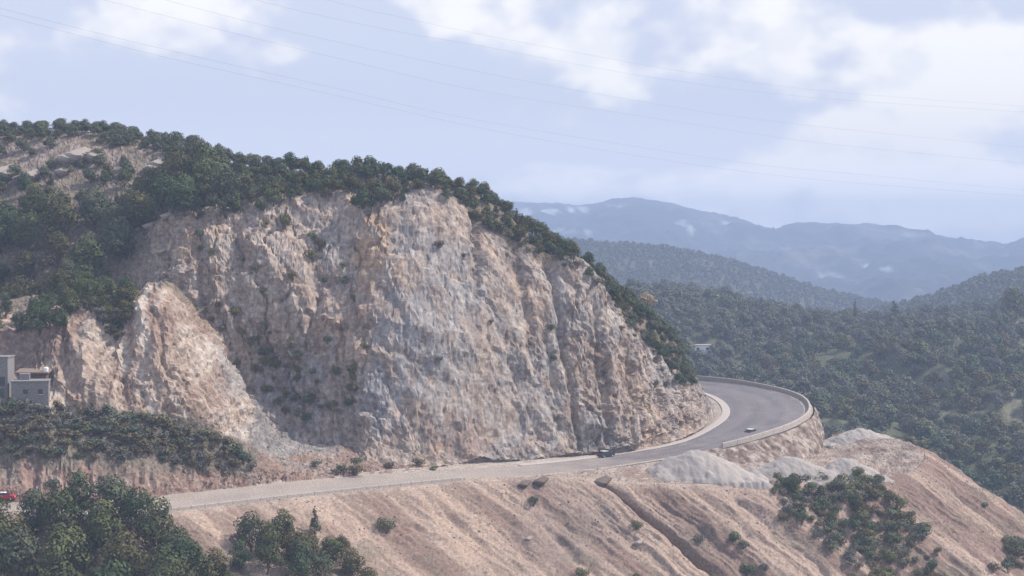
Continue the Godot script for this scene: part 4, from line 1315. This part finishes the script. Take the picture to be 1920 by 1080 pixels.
func stones() -> void:
	pebble = stone_mesh(90, 0.7, 5, 7)
	rubble(bank, "rubble", 8000, 0.6, 0.10, 0.42, M.dirt, "brown clods and stones strewn over the embankment", func(s: Vector2, p: Vector3, n: Vector3) -> float: return 0.0 if s.y > 1110 else smoothstep(-0.3, 0.3, n_col.get_noise_3dv(p * 0.06)))
	rubble(bank, "rubble", 2500, 0.8, 0.10, 0.40, M.stone, "pale stones strewn over the embankment", func(s: Vector2, p: Vector3, n: Vector3) -> float: return 0.0 if s.y > 1110 else smoothstep(-0.1, 0.4, n_col.get_noise_3dv(p * 0.06 + Vector3(7, 7, 7))))
	rubble(spur, "rubble", 14000, 0.6, 0.12, 0.45, M.stone, "broken stones strewn at the cliff foot and on the bench", func(s: Vector2, p: Vector3, n: Vector3) -> float: return 0.5 if s.y > 780 else 0.0)
	rubble(plateau, "rubble", 5000, 0.7, 0.10, 0.5, M.stone, "loose stones strewn over the tip beside the road", func(s: Vector2, p: Vector3, n: Vector3) -> float: return 0.6 if s.y > 800 else 0.0)
	var kinds := []
	for i in 5: kinds.append(stone_mesh(40 + i, 0.75))
	var k := 0
	var single := func(px: float, py: float, S: Sheet, r: float, mat: Material, label: String, group: String) -> void:
		var o := put(kinds[k % 5], mat, "boulder")
		o.position = on_sheet(S, px, py) + Vector3(0, r * 0.25, 0)
		o.rotation = Vector3(0.2 * k, 1.7 * k, 0.13 * k)
		o.scale = Vector3(r * 1.5, r * 1.1, r * 1.2)
		tag(o, label, "boulder", group)
		k += 1
	single.call(1130, 908, bank, 1.9, M.dark_stone, "large dark brown boulder at the head of the deep gully", "")
	single.call(1015, 905, bank, 1.5, M.dark_stone, "dark lump of rock on the embankment edge just below the road", "")
	single.call(985, 910, bank, 1.2, M.dark_stone, "smaller dark lump next to the dark rock below the road", "")
	single.call(992, 1012, bank, 0.75, M.stone, "lone whitish stone on the brown embankment slope", "")
	single.call(850, 1008, bank, 0.8, M.stone, "whitish stone lying above the dark hollow in the embankment", "")
	single.call(1200, 1020, bank, 0.9, M.stone, "pale stone on the rim of the deep gully", "")
	for q in [[150,300,2.2],[165,292,2.6],[130,305,1.9],[120,262,1.6],[160,262,2.0],[8,328,2.0],[20,330,1.6],[45,338,1.5],[60,337,1.6],[122,325,1.3],[300,312,1.6],[288,318,1.4],[95,285,1.6],[180,300,1.6]]:
		single.call(q[0], q[1], hill, q[2] * 1.5, M.stone, "pale weathered rock on the bare patch of the hilltop", "rocks on the hilltop")
	for q in [[312,405,1.2],[278,425,1.3],[262,432,1.1],[805,350,1.4],[303,475,1.0],[315,525,1.0]]:
		single.call(q[0], q[1], hill, q[2], M.stone, "white rock at the rim of the cliff between the pines", "rocks on the cliff rim")
	for p in scatter(spur, 5000, 2.2, func(s: Vector2, p: Vector3, n: Vector3) -> float: return 0.25 if s.x > 420 and s.x < 900 and s.y > 825 else (0.06 if s.y > 870 and s.x < 420 else 0.0)):
		if k > 95: break
		var o := put(kinds[k % 5], M.stone if rng.randf() < 0.7 else M.dark_stone, "boulder")
		o.position = p
		o.rotation = Vector3(rng.randf(), rng.randf() * 6.0, rng.randf())
		o.scale = Vector3.ONE * rng.randf_range(0.25, 0.6)
		tag(o, "broken stone on the brown rubble at the cliff foot", "boulder", "stones at the cliff foot")
		k += 1
	for p in scatter(bank, 6000, 2.5, func(s: Vector2, p: Vector3, n: Vector3) -> float: return 0.12 if s.x > 650 and s.x < 1300 and s.y > 900 else 0.03):
		if k > 190: break
		var o := put(kinds[k % 5], M.stone if rng.randf() < 0.6 else M.dark_stone, "boulder")
		o.position = p
		o.rotation = Vector3(rng.randf(), rng.randf() * 6.0, rng.randf())
		o.scale = Vector3.ONE * rng.randf_range(0.2, 0.5)
		tag(o, "loose stone lying on the brown embankment slope", "boulder", "stones on the embankment")
		k += 1

# loose stones too many and too small to count
func rubble(S: Sheet, called: String, tries: int, gap: float, lo: float, hi: float, mat: Material, label: String, ok: Callable) -> void:
	var list := []
	for p in scatter(S, tries, gap, ok):
		var b := Basis.from_euler(Vector3(rng.randf() * 6.0, rng.randf() * 6.0, rng.randf() * 6.0)).scaled(Vector3.ONE * lerpf(lo, hi, pow(rng.randf(), 2.5)))
		list.append(Transform3D(b, p))
	crowd(called, pebble, list, label, mat, "rubble")

# ---------------------------------------------------------------- cars
func body_mesh(profile: Array, half: float, taper: float) -> ArrayMesh:
	# a car shell: side profile (x, y, half-width factor) skinned across
	var st := SurfaceTool.new()
	st.begin(Mesh.PRIMITIVE_TRIANGLES)
	st.set_smooth_group(-1)
	var K := profile.size()
	for s in [-1.0, 1.0]:
		var poly := PackedVector2Array()
		for q in profile: poly.append(Vector2(q[0], q[1]))
		var tri := Geometry2D.triangulate_polygon(poly)
		for i in range(0, tri.size(), 3):
			var t := [tri[i], tri[i + 1], tri[i + 2]]
			if s > 0: t.reverse()
			for e in t: st.add_vertex(Vector3(profile[e][0], profile[e][1], s * half * (1.0 - taper * profile[e][2])))
	for i in K:
		var a: Array = profile[i]
		var b: Array = profile[(i + 1) % K]
		var za: float = half * (1.0 - taper * a[2])
		var zb: float = half * (1.0 - taper * b[2])
		for p in [Vector3(a[0], a[1], -za), Vector3(a[0], a[1], za), Vector3(b[0], b[1], -zb), Vector3(a[0], a[1], za), Vector3(b[0], b[1], zb), Vector3(b[0], b[1], -zb)]: st.add_vertex(p)
	st.generate_normals()
	return st.commit()

func car(where: Vector3, turn: float, paint_mat: Material, top_mat: Material, label: String) -> void:
	var o := thing("car", where, label, "car")
	o.rotation.y = turn
	put(body_mesh([[-2.1, 0.35, 0.3], [-2.12, 0.75, 0.1], [-1.95, 0.95, 0.1], [-1.0, 1.0, 0.0], [1.0, 0.98, 0.0], [1.9, 0.86, 0.1], [2.08, 0.65, 0.2], [2.05, 0.35, 0.3]], 0.86, 0.12), paint_mat, "body", o)
	put(body_mesh([[-1.62, 0.98, 0.0], [-1.25, 1.36, 1.0], [-0.9, 1.42, 1.2], [0.15, 1.42, 1.2], [0.45, 1.36, 1.0], [1.08, 0.98, 0.0]], 0.80, 0.14), M.glass, "cabin_glass", o)
	put(body_mesh([[-1.22, 1.385, 1.0], [-0.9, 1.455, 1.2], [0.15, 1.455, 1.2], [0.42, 1.385, 1.0]], 0.80, 0.13), top_mat, "roof", o)
	for x in [-1.3, 1.3]:
		for z in [-0.74, 0.74]:
			var w := Node3D.new()
			w.name = "wheel"
			o.add_child(w, true)
			w.position = Vector3(x, 0.32, z)
			w.rotation.x = PI / 2
			var c := CylinderMesh.new()
			c.top_radius = 0.32; c.bottom_radius = 0.32; c.height = 0.22; c.radial_segments = 20
			put(c, M.tyre, "tyre", w)
			var d := CylinderMesh.new()
			d.top_radius = 0.19; d.bottom_radius = 0.19; d.height = 0.236; d.radial_segments = 16
			put(d, M.rim, "rim", w)
	for z in [-0.6, 0.6]:
		block(o, "headlight", M.lamp, Vector3(2.04, 0.64, z), Vector3(0.10, 0.14, 0.28), 0.02)
		block(o, "tail_light", M.tail, Vector3(-2.08, 0.72, z), Vector3(0.10, 0.16, 0.26), 0.02)

func on_road(px: float, py: float, d: float) -> Vector3:
	return at(px, py, d) + Vector3(0, 0.14, 0)

func vehicles() -> void:
	car(on_road(1409, 816, 463), 0.9, M.dark, M.white, "dark car with a white roof at the edge of the bend by the parapet")
	car(on_road(1136, 858, 433.5), 0.7, M.dark, M.white, "dark car with a pale roof on the road where the cliff foot meets it")
	car(on_road(8, 939, 351), 0.05, M.red, M.white, "red car with a white roof parked under the earth bank")

func wires() -> void:
	var L := [
		[[-60,12],[300,105],[600,172],[900,240],[1165,287],[1378,319],[1590,342],[1980,372]],
		[[-60,0],[175,60],[350,102],[650,170],[900,226],[1378,303],[1600,326],[1980,362]],
		[[-60,-68],[195,0],[450,65],[650,113],[900,170],[1270,228],[1540,268],[1980,312]],
		[[-60,-98],[310,0],[540,58],[900,135],[1190,188],[1480,231],[1980,282]],
		[[-60,-150],[480,0],[740,58],[900,86],[1090,122],[1270,152],[1540,184],[1980,214]],
		[[-60,-180],[615,0],[760,34],[900,64],[1090,100],[1270,132],[1540,170],[1980,204]]]
	for i in L.size():
		var pts := []
		for q in L[i]: pts.append([q[0], q[1], 230.0 + (q[0] + 60.0) * 0.10])
		var line := edge_line(pts, 60)
		var v := PackedVector3Array()
		var nn := PackedVector3Array()
		var idx := PackedInt32Array()
		for k in 60: tube(v, nn, idx, line[k], line[k + 1], 0.009, 0.009, 5)
		tag(put(mesh_of(v, nn, PackedColorArray(), idx), M.wire, "power_line"), "thin overhead power line crossing the sky above the hill", "cable", "overhead power lines")
